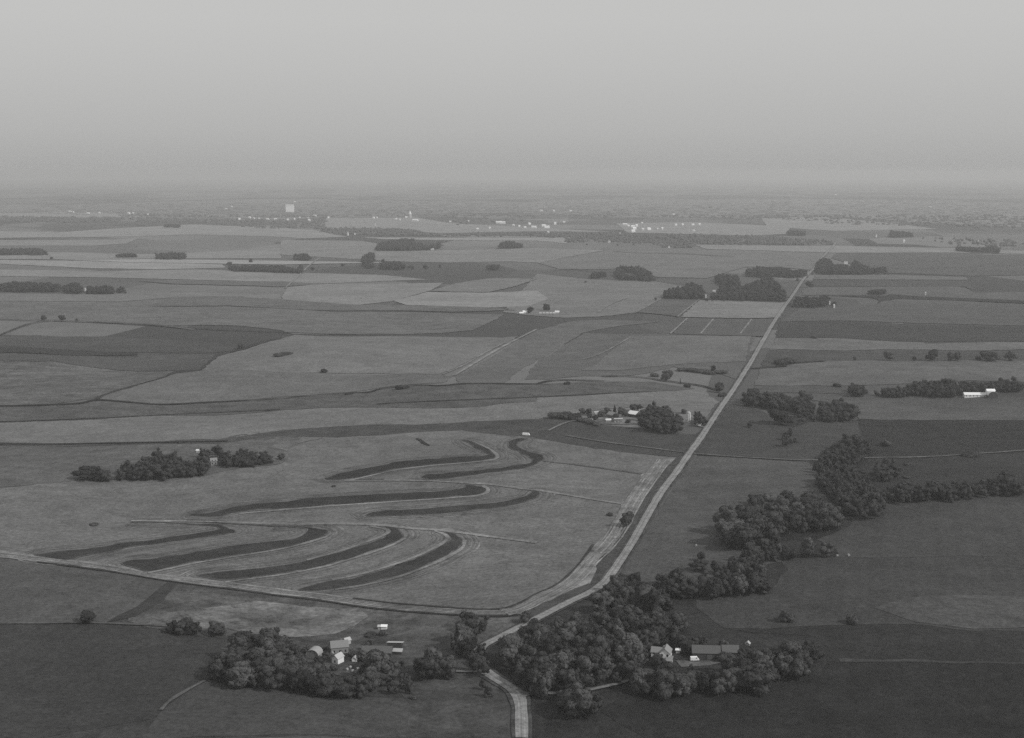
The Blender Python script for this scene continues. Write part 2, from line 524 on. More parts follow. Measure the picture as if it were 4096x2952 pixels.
# pale grassed lines along the strips
def line(name, label, g, px, w, layer=3, **kw):
    wp = [at(*q) for q in px]
    d = sum(math.hypot(q[0], q[1]) for q in wp) / len(wp)
    return ribbon(name, label, px, w, fmat(albedo(g, math.hypot(d, CAMZ)), mott=.3), layer, rough=.5, **kw)
line("grassed_waterway", "pale grassed line over the crest of the terraced field", 117, P('m2', (560, 1300), (1200, 1295), (1600, 1318), (1900, 1335), (2230, 1385), 'm3', (0, 1380), (400, 1450), (750, 1505)), 5)
line("grassed_waterway", "pale line above the crescent terrace strip", 119, P('b1', (830, 18), (1400, 22), (1998, 45), 'b2', (500, 40), (800, 52), (1000, 78), (1250, 90), (1450, 118), (1998, 190)), 6)
line("grassed_waterway", "faint dark line across the upper terraced field", 92, P('m3', (60, 1125), (300, 1150), (600, 1190), (925, 1238)), 5)
line("grass_margin", "pale margin under the kinked terrace strip", 124, P('m2', (600, 1300), (800, 1255), (1000, 1208), (1250, 1174), (1500, 1154), (1850, 1122), (1935, 1098), (1880, 1035), (1760, 975)), 4)
line("grass_margin", "pale margin under the long middle terrace strip", 124, P('m1', (1900, 1592), 'm2', (0, 1560), (300, 1535), (700, 1505), (1200, 1474), (1650, 1444), (1810, 1422), (1845, 1382), (1790, 1345)), 4)
line("grass_margin", "pale margin inside the crescent terrace strip", 120, P('b2', (400, 480), (600, 443), (900, 357), (1100, 278), (1240, 208), (1308, 158), (1285, 125), (1200, 98)), 3.5)
line("grass_margin", "pale margin inside the third terrace strip", 120, P('b2', (200, 325), (420, 268), (600, 208), (770, 146), (845, 108), (830, 85), (700, 62)), 3.5)
line("grass_margin", "pale margin outside the crescent terrace strip", 118, P('b2', (420, 556), (640, 524), (850, 478), (1050, 412), (1240, 332), (1360, 270), (1428, 225), (1432, 170)), 3.5)
line("grass_margin", "pale margin below the third terrace strip", 118, P('b1', (1560, 498), (1830, 462), 'b2', (0, 442), (300, 387), (500, 332), (700, 268), (860, 212), (965, 158)), 3.5)
line("grass_margin", "pale margin below the hooked terrace strip", 118, P('b1', (960, 426), (1160, 386), (1320, 350), (1620, 300), 'b2', (0, 242), (200, 192), (355, 143)), 3.5)

FL = [
 # name, label, grey, points, layer, kwargs
 ("crop_field", "grey crop field under the pale strip at the western edge", 84, P('b1', (-240, 305), (100, 337), (700, 412), (1150, 488), (1000, 620), (820, 745), (650, 812), (100, 825), (-240, 828)), 1, dict(mott=.1)),
 ("rough_pasture", "rough mottled pasture behind the tree-screened farmyard", 84, P('b1', (1150, 490), (1620, 547), 'b2', (0, 602), (300, 635), (700, 700), (1100, 735), (1500, 757), (1740, 760), (1880, 745), (1990, 800), (1780, 900), (1590, 990), (1560, 1200), (900, 1260), (600, 1200), (0, 1150), 'b1', (1500, 1000), (1650, 940), (1100, 885), (800, 800), (820, 745), (1000, 620)), 1, dict(mott=.45, big=.3)),
 ("worn_pasture", "pale worn patch of pasture behind the farm grove", 102, P('b1', (980, 775), (1120, 735), (1500, 690), 'b2', (-200, 640), (180, 690), (600, 700), (680, 760), (560, 850), (420, 900), (100, 930), 'b1', (1750, 900), (1560, 860), (1300, 860)), 2, dict(mott=.5, big=.35)),
 ("field_margin", "dark slanting field edge above the farm grove", 66, P('b1', (1110, 492), (1200, 500), (1090, 640), (960, 720), (860, 765), (700, 800), (640, 812), (740, 760), (860, 690), (1010, 590)), 2, dict()),
 ("crop_field", "dark field in front of the lone tree", 66, P('b1', (-240, 828), (100, 826), (700, 828), (1100, 884), (1600, 935), (1560, 1010), (1470, 1180), (1400, 1262), (1080, 1475), (1000, 1560), (-240, 1760)), 1, dict(mott=.1, big=.2)),
 ("crop_field", "smooth grey field in front of the farm grove", 76, P('b1', (1430, 1262), (1700, 1310), 'b2', (0, 1330), (600, 1395), (850, 1400), (1000, 1450), (1000, 1720), 'b1', (900, 1720), (1080, 1475), (1250, 1360)), 1, dict(mott=.08, big=.1)),
 ("grass_yard", "grassy ground between the farm grove and the road fork", 74, P('b2', (850, 1260), (1100, 1290), (1360, 1205), (1560, 1208), (1700, 1300), (1800, 1400), (1810, 1720), (1000, 1720), (1000, 1450)), 1, dict(mott=.35, big=.2)),
 ("grassland", "dark grass around the wood and white farmhouse", 58, P('b2', (1990, 795), 'b3', (240, 670), (440, 585), (560, 470), (640, 400), (900, 590), (1200, 600), (1230, 700), (1480, 870), (1998, 940), 'b4', (380, 930), (520, 1040), (380, 1230), (0, 1300), 'b3', (1800, 1320), (1400, 1340), (700, 1380), (500, 1490), (480, 1720), 'b2', (1930, 1720), (1930, 1480), (1990, 1390), (1620, 1200), (1600, 1000), (1780, 905)), 1, dict(mott=.3)),
 ("pasture", "grey pasture between the gravel road and the creek trees", 86, P('m3', (1420, 1080), (2268, 1125), 'm4', (440, 1130), (440, 1360), (560, 1500), 'b4', (100, 120), 'b3', (1900, 330), (1500, 470), (1240, 560), (1100, 480), (780, 500), (640, 400), (720, 230), (860, 30), 'm3', (1060, 1600), (1250, 1280), (1370, 1120)), 1, dict(mott=.15)),
 ("pasture", "dark pasture between the road bend and the silo farm", 80, P('m3', (1400, 1060), (1530, 870), (1660, 680), (1740, 590), (1830, 620), (2060, 720), (2268, 830), 'm4', (400, 770), (790, 760), (820, 900), (640, 940), (470, 1040), (400, 1120), 'm3', (2268, 1110)), 1, dict(mott=.15)),
 ("crop_field", "dark field beyond the creek under the shed row", 66, P('m4', (790, 752), (2040, 765), (2300, 768), (2300, 1040), (1400, 1095), (880, 1092), (900, 980), (840, 880)), 1, dict(mott=.2)),
 ("crop_field", "dark field behind the eastern treeline", 68, P('m4', (880, 1098), (1400, 1100), (2300, 1045), (2300, 1290), (1900, 1310), (1020, 1380), (900, 1300)), 1, dict(mott=.15)),
 ("crop_field", "grey field in front of the eastern treeline", 76, P('m4', (740, 1620), (1080, 1480), (1700, 1440), (2300, 1400), (2300, 1690), 'b4', (2080, 300), (1500, 290), (560, 300), (520, 230), (380, 160), (640, 60)), 1, dict(mott=.12)),
 ("crop_field", "broad grey slope east of the creek bend", 72, P('b3', (1230, 600), (1500, 575), (1800, 555), (1960, 400), 'b4', (80, 320), (540, 300), (1500, 292), (2080, 300), (2080, 880), (1600, 875), (1100, 825), (700, 822), 'b3', (1998, 850), (1480, 860), (1240, 700)), 1, dict(mott=.12)),
 ("crop_field", "paler swath across the eastern slope", 80, P('b4', (850, 700), (1100, 610), (1500, 600), (2080, 600), (2080, 850), (1600, 862), (1150, 815)), 2, dict(mott=.25)),
 ("crop_field", "dark field below the eastern slope", 58, P('b3', (1500, 870), (1998, 860), 'b4', (700, 826), (1100, 830), (1600, 880), (2080, 885), (2080, 1130), (1700, 1125), (900, 1110), (520, 1120), (380, 920)), 1, dict(mott=.2)),
 ("crop_field", "darkest field below the grove by the farmhouse", 50, P('b4', (510, 1130), (900, 1115), (1700, 1130), (2080, 1135), (2080, 1760), (-900, 1760), 'b3', (500, 1500), (700, 1390), (1400, 1350), (1800, 1330), 'b4', (0, 1320), (380, 1240)), 1, dict(mott=.25)),
 ("track", "pale streak below the farm grove edge", 66, P('b4', (540, 1090), (900, 1100), (1300, 1110), (2080, 1128), (2080, 1140), (1300, 1125), (900, 1118), (560, 1118)), 2, dict()),
 # middle west
 ("crop_field", "wide pale field behind the terraced field", 114, P('m1', (-240, 785), (115, 770), (700, 750), (1200, 720), (2268, 675), 'm2', (850, 652), (1100, 655), (1700, 650), (2268, 600), 'm3', (0, 560), (500, 540), (1000, 512), (1400, 490), (1500, 515), (1610, 600), (1500, 740), (1300, 700), (1180, 690), (900, 640), (600, 660), (380, 700), (160, 735), (0, 746), 'm2', (2268, 750), (1700, 770), (1200, 800), 'm1', (2268, 850), (1700, 930), (1200, 950), (600, 970), (115, 965), (-240, 955)), 1, dict(mott=.1, big=.12)),
 ("grass_strip", "dark grass strip curving behind the terraced field", 82, P('m1', (-240, 955), (115, 965), (600, 970), (1200, 950), (1700, 930), (1900, 890), 'm2', (0, 850), (1200, 800), (1700, 770), (2268, 750), 'm3', (160, 740), (300, 760), (150, 840), (0, 850), (0, 925), 'm2', (2000, 900), (1600, 853), (1400, 858), (900, 895), (400, 915), (200, 905), 'm1', (2000, 940), (1700, 970), (1300, 968), (600, 992), (115, 990), (-240, 985)), 1, dict(mott=.25)),
 ("pasture", "dark pasture below the silo farm", 80, P('m3', (0, 850), (150, 838), (260, 775), (400, 765), (560, 800), (900, 835), (1100, 880), (1390, 888), (1500, 840), (1430, 950), (1330, 1055), (1230, 1088), (850, 1055), (500, 1010), (0, 925)), 1, dict(mott=.15)),
 ("crop_field", "grey field round the brushy farmstead", 95, P('m1', (-240, 988), (115, 992), (600, 994), (1300, 970), (1700, 972), (2268, 900), 'm2', (250, 930), (30, 1030), (60, 1100), 'm1', (2268, 1150), (1900, 1183), (1600, 1250), (1200, 1275), (500, 1290), (115, 1330), (-240, 1360)), 1, dict(mott=.2)),
 ("farm_track", "pale farm track behind the brushy farmstead", 104, P('m1', (2268, 1020), (2150, 1000), (2268, 960), 'm2', (250, 925), (380, 918), (100, 980), (60, 1040)), 2, dict()),
 ("pasture", "dark pasture band below the winding ditch", 92, P('m1', (-240, 640), (115, 640), (520, 620), (760, 590), (1200, 632), (1600, 610), (2268, 570), 'm2', (400, 540), (850, 490), (1050, 462), (1450, 450), (2268, 440), 'm3', (600, 420), (1000, 420), (1400, 480), (1000, 510), (0, 555), 'm2', (2268, 600), (1700, 648), (1100, 653), (850, 648), 'm1', (2268, 672), (1200, 718), (700, 748), (115, 768), (-240, 780)), 1, dict(mott=.25)),
 ("crop_field", "triangular pale field above the winding ditch", 106, P('m1', (620, 575), (1340, 345), (1550, 320), (2268, 330), 'm2', (400, 350), (1400, 362), (1520, 372), (1450, 430), (1050, 452), (850, 480), (400, 530), (0, 555), 'm1', (1250, 622), (800, 592)), 1, dict(mott=.1)),
 ("crop_field", "large pale field east of the lone hedgerow tree", 118, P('m1', (1565, 318), (1700, 195), (1950, 135), (2268, 40), 'm2', (120, 5), (1100, 18), (1960, 30), (2100, 20), (1850, 140), (1400, 355), (400, 342), (0, 335)), 1, dict(mott=.1)),
 ("crop_field", "dark ploughed field west of the hedgerow tree", 92, P('m1', (-240, 235), (115, 240), (250, 236), (700, 302), (1340, 322), (1550, 315), (1690, 170), (1000, 165), (990, 208), (500, 188), (-240, 178)), 1, dict(mott=.12)),
 ("crop_field", "mottled grey field at the western edge", 100, P('m1', (-240, 240), (115, 244), (250, 240), (700, 306), (1335, 328), (1240, 370), (900, 470), (600, 570), (115, 636), (-240, 636)), 1, dict(mott=.35)),
 ("crop_field", "dark band above the ploughed field", 92, P('m1', (-240, 0), (115, 10), (500, 20), (1000, 40), (1700, 75), (1950, 125), (1690, 165), (750, 160), (115, 122), (-240, 110)), 1, dict(mott=.12)),
 ("crop_field", "darker narrow band by the western edge", 80, P('m1', (-240, 112), (115, 122), (750, 162), (1000, 168), (990, 182), (115, 172), (-240, 168)), 2, dict(mott=.12)),
 ("field_margin", "dark diagonal hedge line between the western fields", 76, P('m1', (600, 572), (900, 470), (1240, 370), (1340, 322), (1540, 318), (1690, 180), (1900, 128), (2268, 30), (2268, 44), (1920, 140), (1720, 192), (1570, 322), (1350, 345), (1100, 420), (900, 490), (640, 575)), 2, dict(mott=.3)),
 # field block behind the silo farm
 ("crop_field", "grey field west of the straight road", 105, P('m2', (1540, 372), (1960, 140), 't3', (0, 1600), (300, 1520), (600, 1510), (1100, 1520), 'm3', (400, -10), (0, 230), (-300, 440), (-700, 440)), 1, dict(mott=.12)),
 ("crop_field", "striped dark field beside the straight road", 100, P('m3', (420, -10), (1000, 0), (1500, 0), (1950, 10), (1850, 250), (1760, 400), (1600, 340), (1200, 290), (1000, 340), (600, 370), (100, 400), (-100, 400), (20, 230)), 1, dict(mott=.1)),
 ("crop_field", "pale field wedge in front of the dark parcel", 112, P('m3', (820, 20), (1900, 20), (1850, 240), (1000, 290), (380, 320)), 2, dict(mott=.12)),
 # east of road
 ("crop_field", "bright field strip beyond the straight road", 112, P('m4', (70, 33), (2300, 75), (2300, 132), (1000, 135), (20, 138)), 1, dict(mott=.1)),
 ("crop_field", "dark band above the tree row", 88, P('m4', (15, 142), (1000, 138), (2300, 140), (2300, 240), (600, 240), (250, 245), (30, 292), (-60, 290)), 1, dict(mott=.2)),
 ("crop_field", "long pale field under the tree row", 104, P('m4', (-60, 300), (30, 297), (200, 262), (400, 246), (1200, 240), (2300, 240), (2300, 425), (1350, 430), (700, 455), (0, 458), (-120, 450)), 1, dict(mott=.12)),
 ("crop_field", "grey strip behind the round trees", 92, P('m4', (-120, 462), (700, 460), (720, 530), (1000, 538), (-100, 520)), 1, dict(mott=.12)),
 ("crop_field", "grey field in front of the long white shed", 93, P('m4', (-80, 525), (700, 535), (1720, 545), (2300, 560), (2300, 762), (800, 750), (780, 660), (500, 600), (200, 560)), 1, dict(mott=.12)),
 ("crop_field", "dark field just beyond the bright strip", 86, P('t4', (100, 1530), (1200, 1545), (2300, 1565), (2300, 1700), 'm4', (1000, 55), (70, 30)), 1, dict(mott=.12)),
 ("crop_field", "grey field by the small farm on the straight road", 98, P('t4', (280, 1400), (620, 1400), (1000, 1345), (1060, 1300), (2300, 1380), (2300, 1560), (100, 1525), (180, 1480)), 1, dict(mott=.12)),
 ("field_margin", "dark winding hedge line beyond the small farm", 84, P('t4', (480, 1290), (1000, 1300), (1100, 1285), (1300, 1300), (2300, 1345), (2300, 1365), (1500, 1335), (1150, 1325), (1000, 1345), (960, 1380), (990, 1330), (900, 1312)), 2, dict(mott=.3)),
 ("crop_field", "grey band beyond the winding hedge line", 104, P('t4', (300, 1250), (380, 1215), (1700, 1215), (1850, 1270), (2300, 1260), (2300, 1340), (1300, 1298), (480, 1288), (310, 1290)), 1, dict(mott=.15)),
 ("crop_field", "dark parcel east of the straight road", 97, P('t4', (400, 1155), (1770, 1160), (1850, 1270), (1750, 1215), (380, 1210)), 1, dict(mott=.1)),
 ("crop_field", "light narrow parcel beyond the dark parcel", 112, P('t4', (420, 1112), (1100, 1110), (1760, 1130), (1770, 1156), (405, 1150)), 1, dict(mott=.1)),
 ("crop_field", "wide dark parcel behind the roadside grove", 106, P('t4', (600, 918), (2300, 935), (2300, 1110), (1800, 1120), (1000, 1090), (560, 960)), 1, dict(mott=.15)),
 ("crop_field", "light band far beyond the roadside grove", 134, P('t3', (1400, 845), (2268, 850), 't4', (570, 850), (1640, 872), (2300, 900), (2300, 925), (1640, 912), (590, 914), (0, 895), 't3', (1500, 880)), 1, dict(mott=.15)),
 ("crop_field", "broad grey field west of the far straight road", 118, P('t3', (600, 900), (1500, 890), (2268, 905), 't4', (520, 920), (400, 1070), 't3', (2150, 1040), (1840, 1040), (1500, 1140), (1050, 1130), (900, 1040), (620, 1060), (200, 1060), (0, 1000)), 1, dict(mott=.15)),
 ("crop_field", "dark striped parcel in front of the long grove", 100, P('t3', (870, 1442), (1100, 1328), (1440, 1332), (1250, 1480)), 2, dict(mott=.1)),
 ("crop_field", "pale parcel in front of the long grove", 120, P('t3', (1445, 1336), (2225, 1352), (2150, 1490), (1270, 1485)), 2, dict(mott=.1)),
 ("crop_field", "dark parcel with pale dividing lines", 98, P('t3', (1190, 1635), (1340, 1500), (2130, 1508), (2030, 1660)), 3, dict(mott=.1)),
 ("crop_field", "wide grey field west of the long grove", 116, P('t3', (0, 1100), (460, 1150), (700, 1160), (1050, 1170), (1300, 1210), (1090, 1320), (860, 1445), (540, 1480), (250, 1490), (-300, 1440)), 1, dict(mott=.12)),
 ("crop_field", "dark lozenge parcel beyond the white farm", 116, P('t2', (1320, 1256), (1480, 1205), (1650, 1170), (1900, 1140), (2268, 1150), (2050, 1220), (1840, 1266), (1500, 1262)), 2, dict(mott=.1)),
 ("crop_field", "pale field below the lozenge parcel", 130, P('t2', (1000, 1340), (1300, 1262), (1840, 1268), (2268, 1250), 't3', (100, 1320), (-60, 1380), 't2', (1900, 1400), (1500, 1390), (1100, 1375)), 1, dict(mott=.1)),
 ("crop_field", "light field left of the lozenge parcel", 124, P('t2', (350, 1190), (900, 1190), (1450, 1180), (1320, 1250), (980, 1345), (700, 1375), (0, 1340), (50, 1220)), 1, dict(mott=.12)),
 ("crop_field", "dark sweeping band west of the white farm", 104, P('t1', (1300, 1310), (1800, 1300), (2268, 1330), 't2', (200, 1345), (700, 1378), (1100, 1380), (1900, 1405), (2100, 1425), (1500, 1440), (500, 1430), (0, 1410), 't1', (1800, 1385), (1100, 1390)), 2, dict(mott=.2)),
 ("crop_field", "grey field in the western middle distance", 106, P('t1', (-240, 1345), (850, 1350), (1350, 1312), (1150, 1392), (2268, 1400), 't2', (500, 1440), (1500, 1450), (1980, 1460), (1700, 1600), 'm2', (600, 0), (100, 0), 't1', (2268, 1600), (1400, 1560), (700, 1530), (-240, 1505)), 1, dict(mott=.2)),
 ("crop_field", "pale field in front of the western windbreak", 116, P('t1', (-240, 1275), (800, 1280), (1400, 1260), (2268, 1280), 't2', (0, 1290), (0, 1335), 't1', (1900, 1300), (1350, 1305), (850, 1345), (-240, 1340)), 1, dict(mott=.12)),
 ("crop_field", "dark strip behind the western windbreak", 108, P('t1', (1000, 1165), (1700, 1165), (2268, 1170), 't2', (400, 1190), (0, 1215), 't1', (1900, 1205), (1300, 1190)), 2, dict(mott=.12)),
 ("crop_field", "light field beyond the long low windbreak", 138, P('t1', (-240, 975), (600, 985), (1000, 995), (1750, 1015), (1780, 1045), (1200, 1060), (600, 1050), (-240, 1010)), 1, dict(mott=.15)),
 ("crop_field", "bright thin field band beyond the low windbreak", 150, P('t1', (300, 975), (1150, 972), (2268, 985), 't2', (1100, 1005), (500, 1010), 't1', (2268, 1020), (1600, 1010), (900, 998)), 2, dict(mott=.15)),
 ("crop_field", "darker band under the bright thin field", 128, P('t1', (-240, 1060), (700, 1075), (1500, 1060), (1780, 1070), (2268, 1095), 't2', (200, 1090), (900, 1110), (1300, 1150), (400, 1185), 't1', (1800, 1160), (600, 1130), (-240, 1120)), 1, dict(mott=.15)),
 ("crop_field", "dark band in the far western fields", 132, P('t1', (-240, 895), (300, 905), (1100, 925), (1700, 900), (2268, 870), (2268, 960), (1200, 965), (400, 970), (-240, 968)), 1, dict(mott=.15)),
 ("crop_field", "dark narrow band further out in the western fields", 134, P('t1', (-240, 800), (600, 800), (1000, 785), (900, 830), (600, 850), (-240, 850)), 1, dict(mott=.15)),
 ("crop_field", "far bright field by the town edge", 168, P('t1', (900, 690), (1500, 660), (2268, 690), 't2', (300, 712), (440, 745), (600, 770), (200, 785), 't1', (2268, 770), (1500, 750), (800, 770), (-240, 780), (-240, 720), (300, 730)), 1, dict(mott=.15)),
 ("crop_field", "far bright strip in front of the long tree belt", 166, P('t2', (700, 775), (1400, 778), (2268, 780), 't3', (300, 775), (260, 830), 't2', (2268, 805), (1400, 800), (900, 790)), 1, dict(mott=.15)),
 ("crop_field", "grey field round the isolated groves", 128, P('t2', (0, 800), (700, 805), (850, 830), (820, 895), (1200, 895), (1900, 880), (2268, 870), 't3', (600, 890), (0, 1000), 't2', (2000, 990), (1500, 1000), (1000, 990), (700, 970), (0, 930)), 1, dict(mott=.2)),
 ("crop_field", "pale open ground before the town", 172, P('t2', (400, 605), (1200, 600), (1500, 650), (2268, 690), 't3', (700, 730), (300, 725), 't2', (2268, 722), (1400, 740), (1000, 700), (380, 690)), 1, dict(mott=.2)),
 ("crop_field", "pale open ground east of the town", 164, P('t3', (700, 650), (1400, 640), (2268, 680), 't4', (200, 690), (150, 745), 't3', (1900, 760), (1100, 740), (800, 735)), 1, dict(mott=.2)),
 ("crop_field", "pale field band far to the east", 152, P('t4', (580, 600), (200, 590), (-60, 610), (0, 680), (600, 720), (1500, 700), (1000, 640)), 1, dict(mott=.2)),
 ("crop_field", "pale bright land along the western town edge", 176, P('t1', (-240, 560), (400, 550), (1050, 560), (1000, 600), (500, 600), (-240, 590)), 1, dict(mott=.2)),
 ("farmyard", "pale trodden yard of the silo farm", 120, P('m3', (520, 700), (700, 700), (800, 770), (860, 800), (700, 800), (560, 795), (430, 770)), 2, dict(mott=.7, big=.4)),
 ("farmyard", "pale trodden yard before the long dark barn", 90, P('b3', (1080, 1110), (1300, 1115), (1420, 1098), (1430, 1118), (1320, 1150), (1130, 1155)), 2, dict(mott=.4)),
 ("farmyard", "pale trodden farmyard inside the grove", 88, P('b2', (330, 1010), (520, 980), (640, 1060), (620, 1190), (540, 1240), (350, 1200), (320, 1100)), 2, dict(mott=.6, big=.4)),
]
FL += [
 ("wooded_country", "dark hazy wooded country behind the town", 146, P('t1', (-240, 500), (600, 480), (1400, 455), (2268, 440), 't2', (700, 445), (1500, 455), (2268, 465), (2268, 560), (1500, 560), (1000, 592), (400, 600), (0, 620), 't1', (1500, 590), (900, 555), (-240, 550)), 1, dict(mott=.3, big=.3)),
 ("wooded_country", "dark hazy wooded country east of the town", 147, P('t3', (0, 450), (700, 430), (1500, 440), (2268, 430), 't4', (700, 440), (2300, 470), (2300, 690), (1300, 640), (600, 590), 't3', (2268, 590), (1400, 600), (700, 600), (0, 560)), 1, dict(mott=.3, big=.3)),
]
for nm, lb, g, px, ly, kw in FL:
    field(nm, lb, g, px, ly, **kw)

HL = P('b2', (1740, 735), (1870, 705), 'b3', (0, 638), (165, 560), (290, 480), (400, 345), (430, 320), (560, 200), (650, 70), 'm3', (850, 1490), (985, 1300), (1130, 1115))
for k, (o_, g_) in enumerate(((-7.5, 112), (-4.8, 126), (-1.5, 114), (1.5, 127), (4.5, 113), (7, 126))):
    ribbon("mown_row", "mown row running along the pale grass strip", HL, 1.7, fmat(albedo(g_, 1150), mott=.4), 3.2, rough=1.2, off=o_)
HL2 = P('b1', (-240, 275), (100, 313), (700, 386), (1000, 450), (1300, 484), (1620, 520), 'b2', (0, 572), (400, 618), (800, 682), (1200, 712), (1500, 733), (1740, 735))
for k, (o_, g_) in enumerate(((-2.6, 113), (2.4, 127), (0, 116))):
    ribbon("mown_row", "mown row running along the lower pale strip", HL2, 1.1, fmat(albedo(g_, 1000), mott=.4), 3.2, rough=1.2, off=o_)
# --- broad base tones under the fields
for nm, lb, g_, px in (("grassland", "dark grassland filling the ground east of the road", 62, P('b2', (1880, 1760), (1880, 1300), (1990, 800), 'b3', (620, 420), 'm3', (1400, 1100), (1560, 860), 'm4', (-100, 700), (800, 760), (2300, 770), (2300, 1690), 'b4', (2080, 0), (2080, 1760))),
                       ("grassland", "grey grassland filling the ground in the near west", 74, P('b1', (-240, 305), (1998, 600), 'b2', (1740, 757), (1990, 800), (1880, 1300), (1880, 1760), (-2238, 1760)))):
    wp_ = [at(*q) for q in px]
    o = patch(nm, px, fmat(albedo(g_, 1000), mott=.3), .5)
    tag(o, lb)
# --- thin tracks, ditches, hedge lines
for nm, lb, g, px, w in [
 ("farm_lane", "faint pale lane crossing east from the road to the creek", 104, P('m3', (1395, 1062), (1700, 1085), (2268, 1118), 'm4', (400, 1122), (900, 1095), (1400, 1097), (2300, 1030)), 3.5),
 ("farm_lane", "faint pale lane west of the road junction", 98, P('m3', (1330, 1055), (1000, 1010), (600, 960), (250, 900)), 3),
 ("farm_lane", "pale lane slanting up to the silo farm", 108, P('m3', (100, 858), (250, 785), (360, 765), (520, 785)), 4),
 ("farm_lane", "short pale lane from the silo farm to the road", 112, P('m3', (1390, 812), (1440, 820), (1500, 828)), 4),
 ("field_track", "thin pale field track slanting across the middle fields", 128, P('m2', (1530, 372), (1700, 270), (1850, 180), (2000, 95), (2268, -40)), 4.5),
 ("field_track", "fainter twin of the slanting field track", 120, P('m2', (1430, 362), (1640, 270), (1800, 170), (1980, 80)), 3),
 ("field_track", "pale dividing line nearest the white farm side of the dark parcel", 126, P('t3', (1180, 1635), (1330, 1500)), 3.4),
 ("field_track", "pale dividing line in the middle of the dark parcel", 126, P('t3', (1450, 1635), (1560, 1508)), 3.4),
 ("field_track", "pale dividing line of the dark parcel nearest the road", 124, P('t3', (1800, 1635), (1900, 1510)), 3.4),
 ("field_track", "pale edge line of the striped parcel", 128, P('t3', (870, 1450), (1100, 1326)), 3.4),
 ("field_track", "pale line west of the striped parcel", 128, P('t3', (540, 1445), (640, 1375), (810, 1315)), 3.4),
 ("field_track", "pale edge line between the two middle parcels", 124, P('t3', (1245, 1485), (1440, 1330)), 3.4),
 ("field_track", "short pale line crossing the middle fields", 120, P('m3', (220, 240), (500, 220), (830, 30)), 3),
 ("farm_lane", "pale lane past the long low windbreak", 134, P('t2', (40, 1230), (160, 1120), (260, 1020), 't2', (350, 960)), 4),
 ("farm_lane", "pale lane at the western edge of the middle distance", 112, P('t1', (-240, 1510), (300, 1520), (800, 1540), (1200, 1560), (1500, 1600)), 5),
 ("ditch", "winding dark ditch with low brush across the pasture", 66, P('m1', (-240, 640), (115, 632), (500, 620), (620, 580), (800, 595), (1000, 612), (1200, 630), (1600, 608), (2268, 575), 'm2', (200, 550), (400, 540), (600, 522), (800, 520), (850, 490), (1050, 465), (1250, 452), (1430, 462), (1600, 438), (2268, 445), 'm3', (0, 442), (120, 412), (300, 408), (600, 420)), 6),
 ("ditch", "dark ditch ending at the round tree by the road", 70, P('m3', (580, 378), (800, 372), (1050, 400), (1200, 425), (1450, 455), (1600, 500)), 6),
 ("ditch", "faint dark drainage line beyond the pale field", 84, P('m2', (850, 620), (1100, 605), (1600, 585), (2268, 560), 'm3', (500, 530), (1000, 512)), 4),
 ("ditch", "dark line below the tree row across the road", 70, P('m3', (1850, 310), (2268, 285), 'm4', (60, 290), (200, 260), (500, 242)), 6),
 ("field_line", "dark thin field line along the western middle fields", 88, P('m1', (-240, 20), 't1', (100, 1515), (500, 1525), (900, 1540), (1200, 1560), (1500, 1590), (2268, 1620), 'm2', (500, 5), (1100, 12)), 6),
 ("hedge_line", "low dark brush line under the brushy farmstead field", 70, P('m1', (-240, 975), (300, 978), (700, 968), (1370, 958), (1800, 950)), 5),
 ("fence_line", "thin dark line at the top of the pale field", 82, P('m1', (-240, 778), (115, 768), (700, 745), (1200, 718), (2268, 668)), 4),
 ("field_track", "pale curved line slanting down across the near dark field", 96, P('b1', (1060, 1500), (1120, 1430), (1250, 1350), (1400, 1270)), 2.5),
 ("field_track", "pale line at the top of the near dark field", 88, P('b1', (-240, 822), (100, 818), (500, 816), (900, 830), (1200, 850)), 3),
 ("headland_furrow", "dark furrow between the crop and the pale strip", 70, P('b2', (560, 625), (900, 668), (1200, 688), (1500, 712), (1740, 710), (1870, 660), 'b3', (0, 585), (130, 535), (250, 445), (380, 295), (440, 205)), 2.2),
 ("headland_furrow", "dark lower edge of the pale strip", 66, P('b1', (100, 342), (700, 418), (1100, 490), (1600, 552), 'b2', (0, 607), (300, 640), (700, 704), (1100, 740), (1500, 764), (1740, 768), (1860, 755)), 2.2),
 ("fence_line", "faint dark boundary running west to the far grove", 100, P('t3', (120, 1070), (330, 1062), (480, 1078), (700, 1085)), 10),
 ("fence_line", "dark hedge line under the far straight belt", 100, P('t3', (680, 905), (900, 920), (1300, 925), (1600, 945), (1750, 950)), 14),
 ("fence_line", "dark hedge line by the clump of tall trees", 108, P('t2', (250, 975), (500, 975), (720, 972)), 9),
]:
    line(nm, lb, g, px, w, layer=4)

# --- the gravel roads
def gravel(g, d):
    return fmat(albedo(g, d), mott=.12, big=.06, rows=0.0)
MAIN = P('b2', (1880, 1720), (1875, 1480), (1862, 1400), (1800, 1330), (1690, 1262), (1600, 1205), (1548, 1150), (1535, 1080), (1555, 1015), (1600, 985), (1770, 900), (1880, 842), (1996, 788),
         'b3', (240, 660), (440, 572), (520, 510), (580, 440), (640, 350), (740, 200), (850, 0), 'm3', (990, 1590), (1100, 1400), (1240, 1225), (1340, 1075), (1440, 945), (1530, 805), (1640, 640), (1760, 470), (1880, 280), (2040, 0),
         't4', (30, 1570), (120, 1430), (210, 1315), (330, 1130), (400, 1075), (470, 970), (560, 880), (600, 830))
ribbon("gravel_road", "pale gravel road running straight to the horizon", MAIN, 7.2, gravel(128, 1400), 5, ch=2, rough=.12)
for o_, g_ in ((-1.5, 136), (1.5, 136), (0, 118)):
    ribbon("wheel_track", "worn wheel track along the gravel road", MAIN, .8, gravel(g_, 1400), 5.4, ch=2, rough=.6, off=o_)
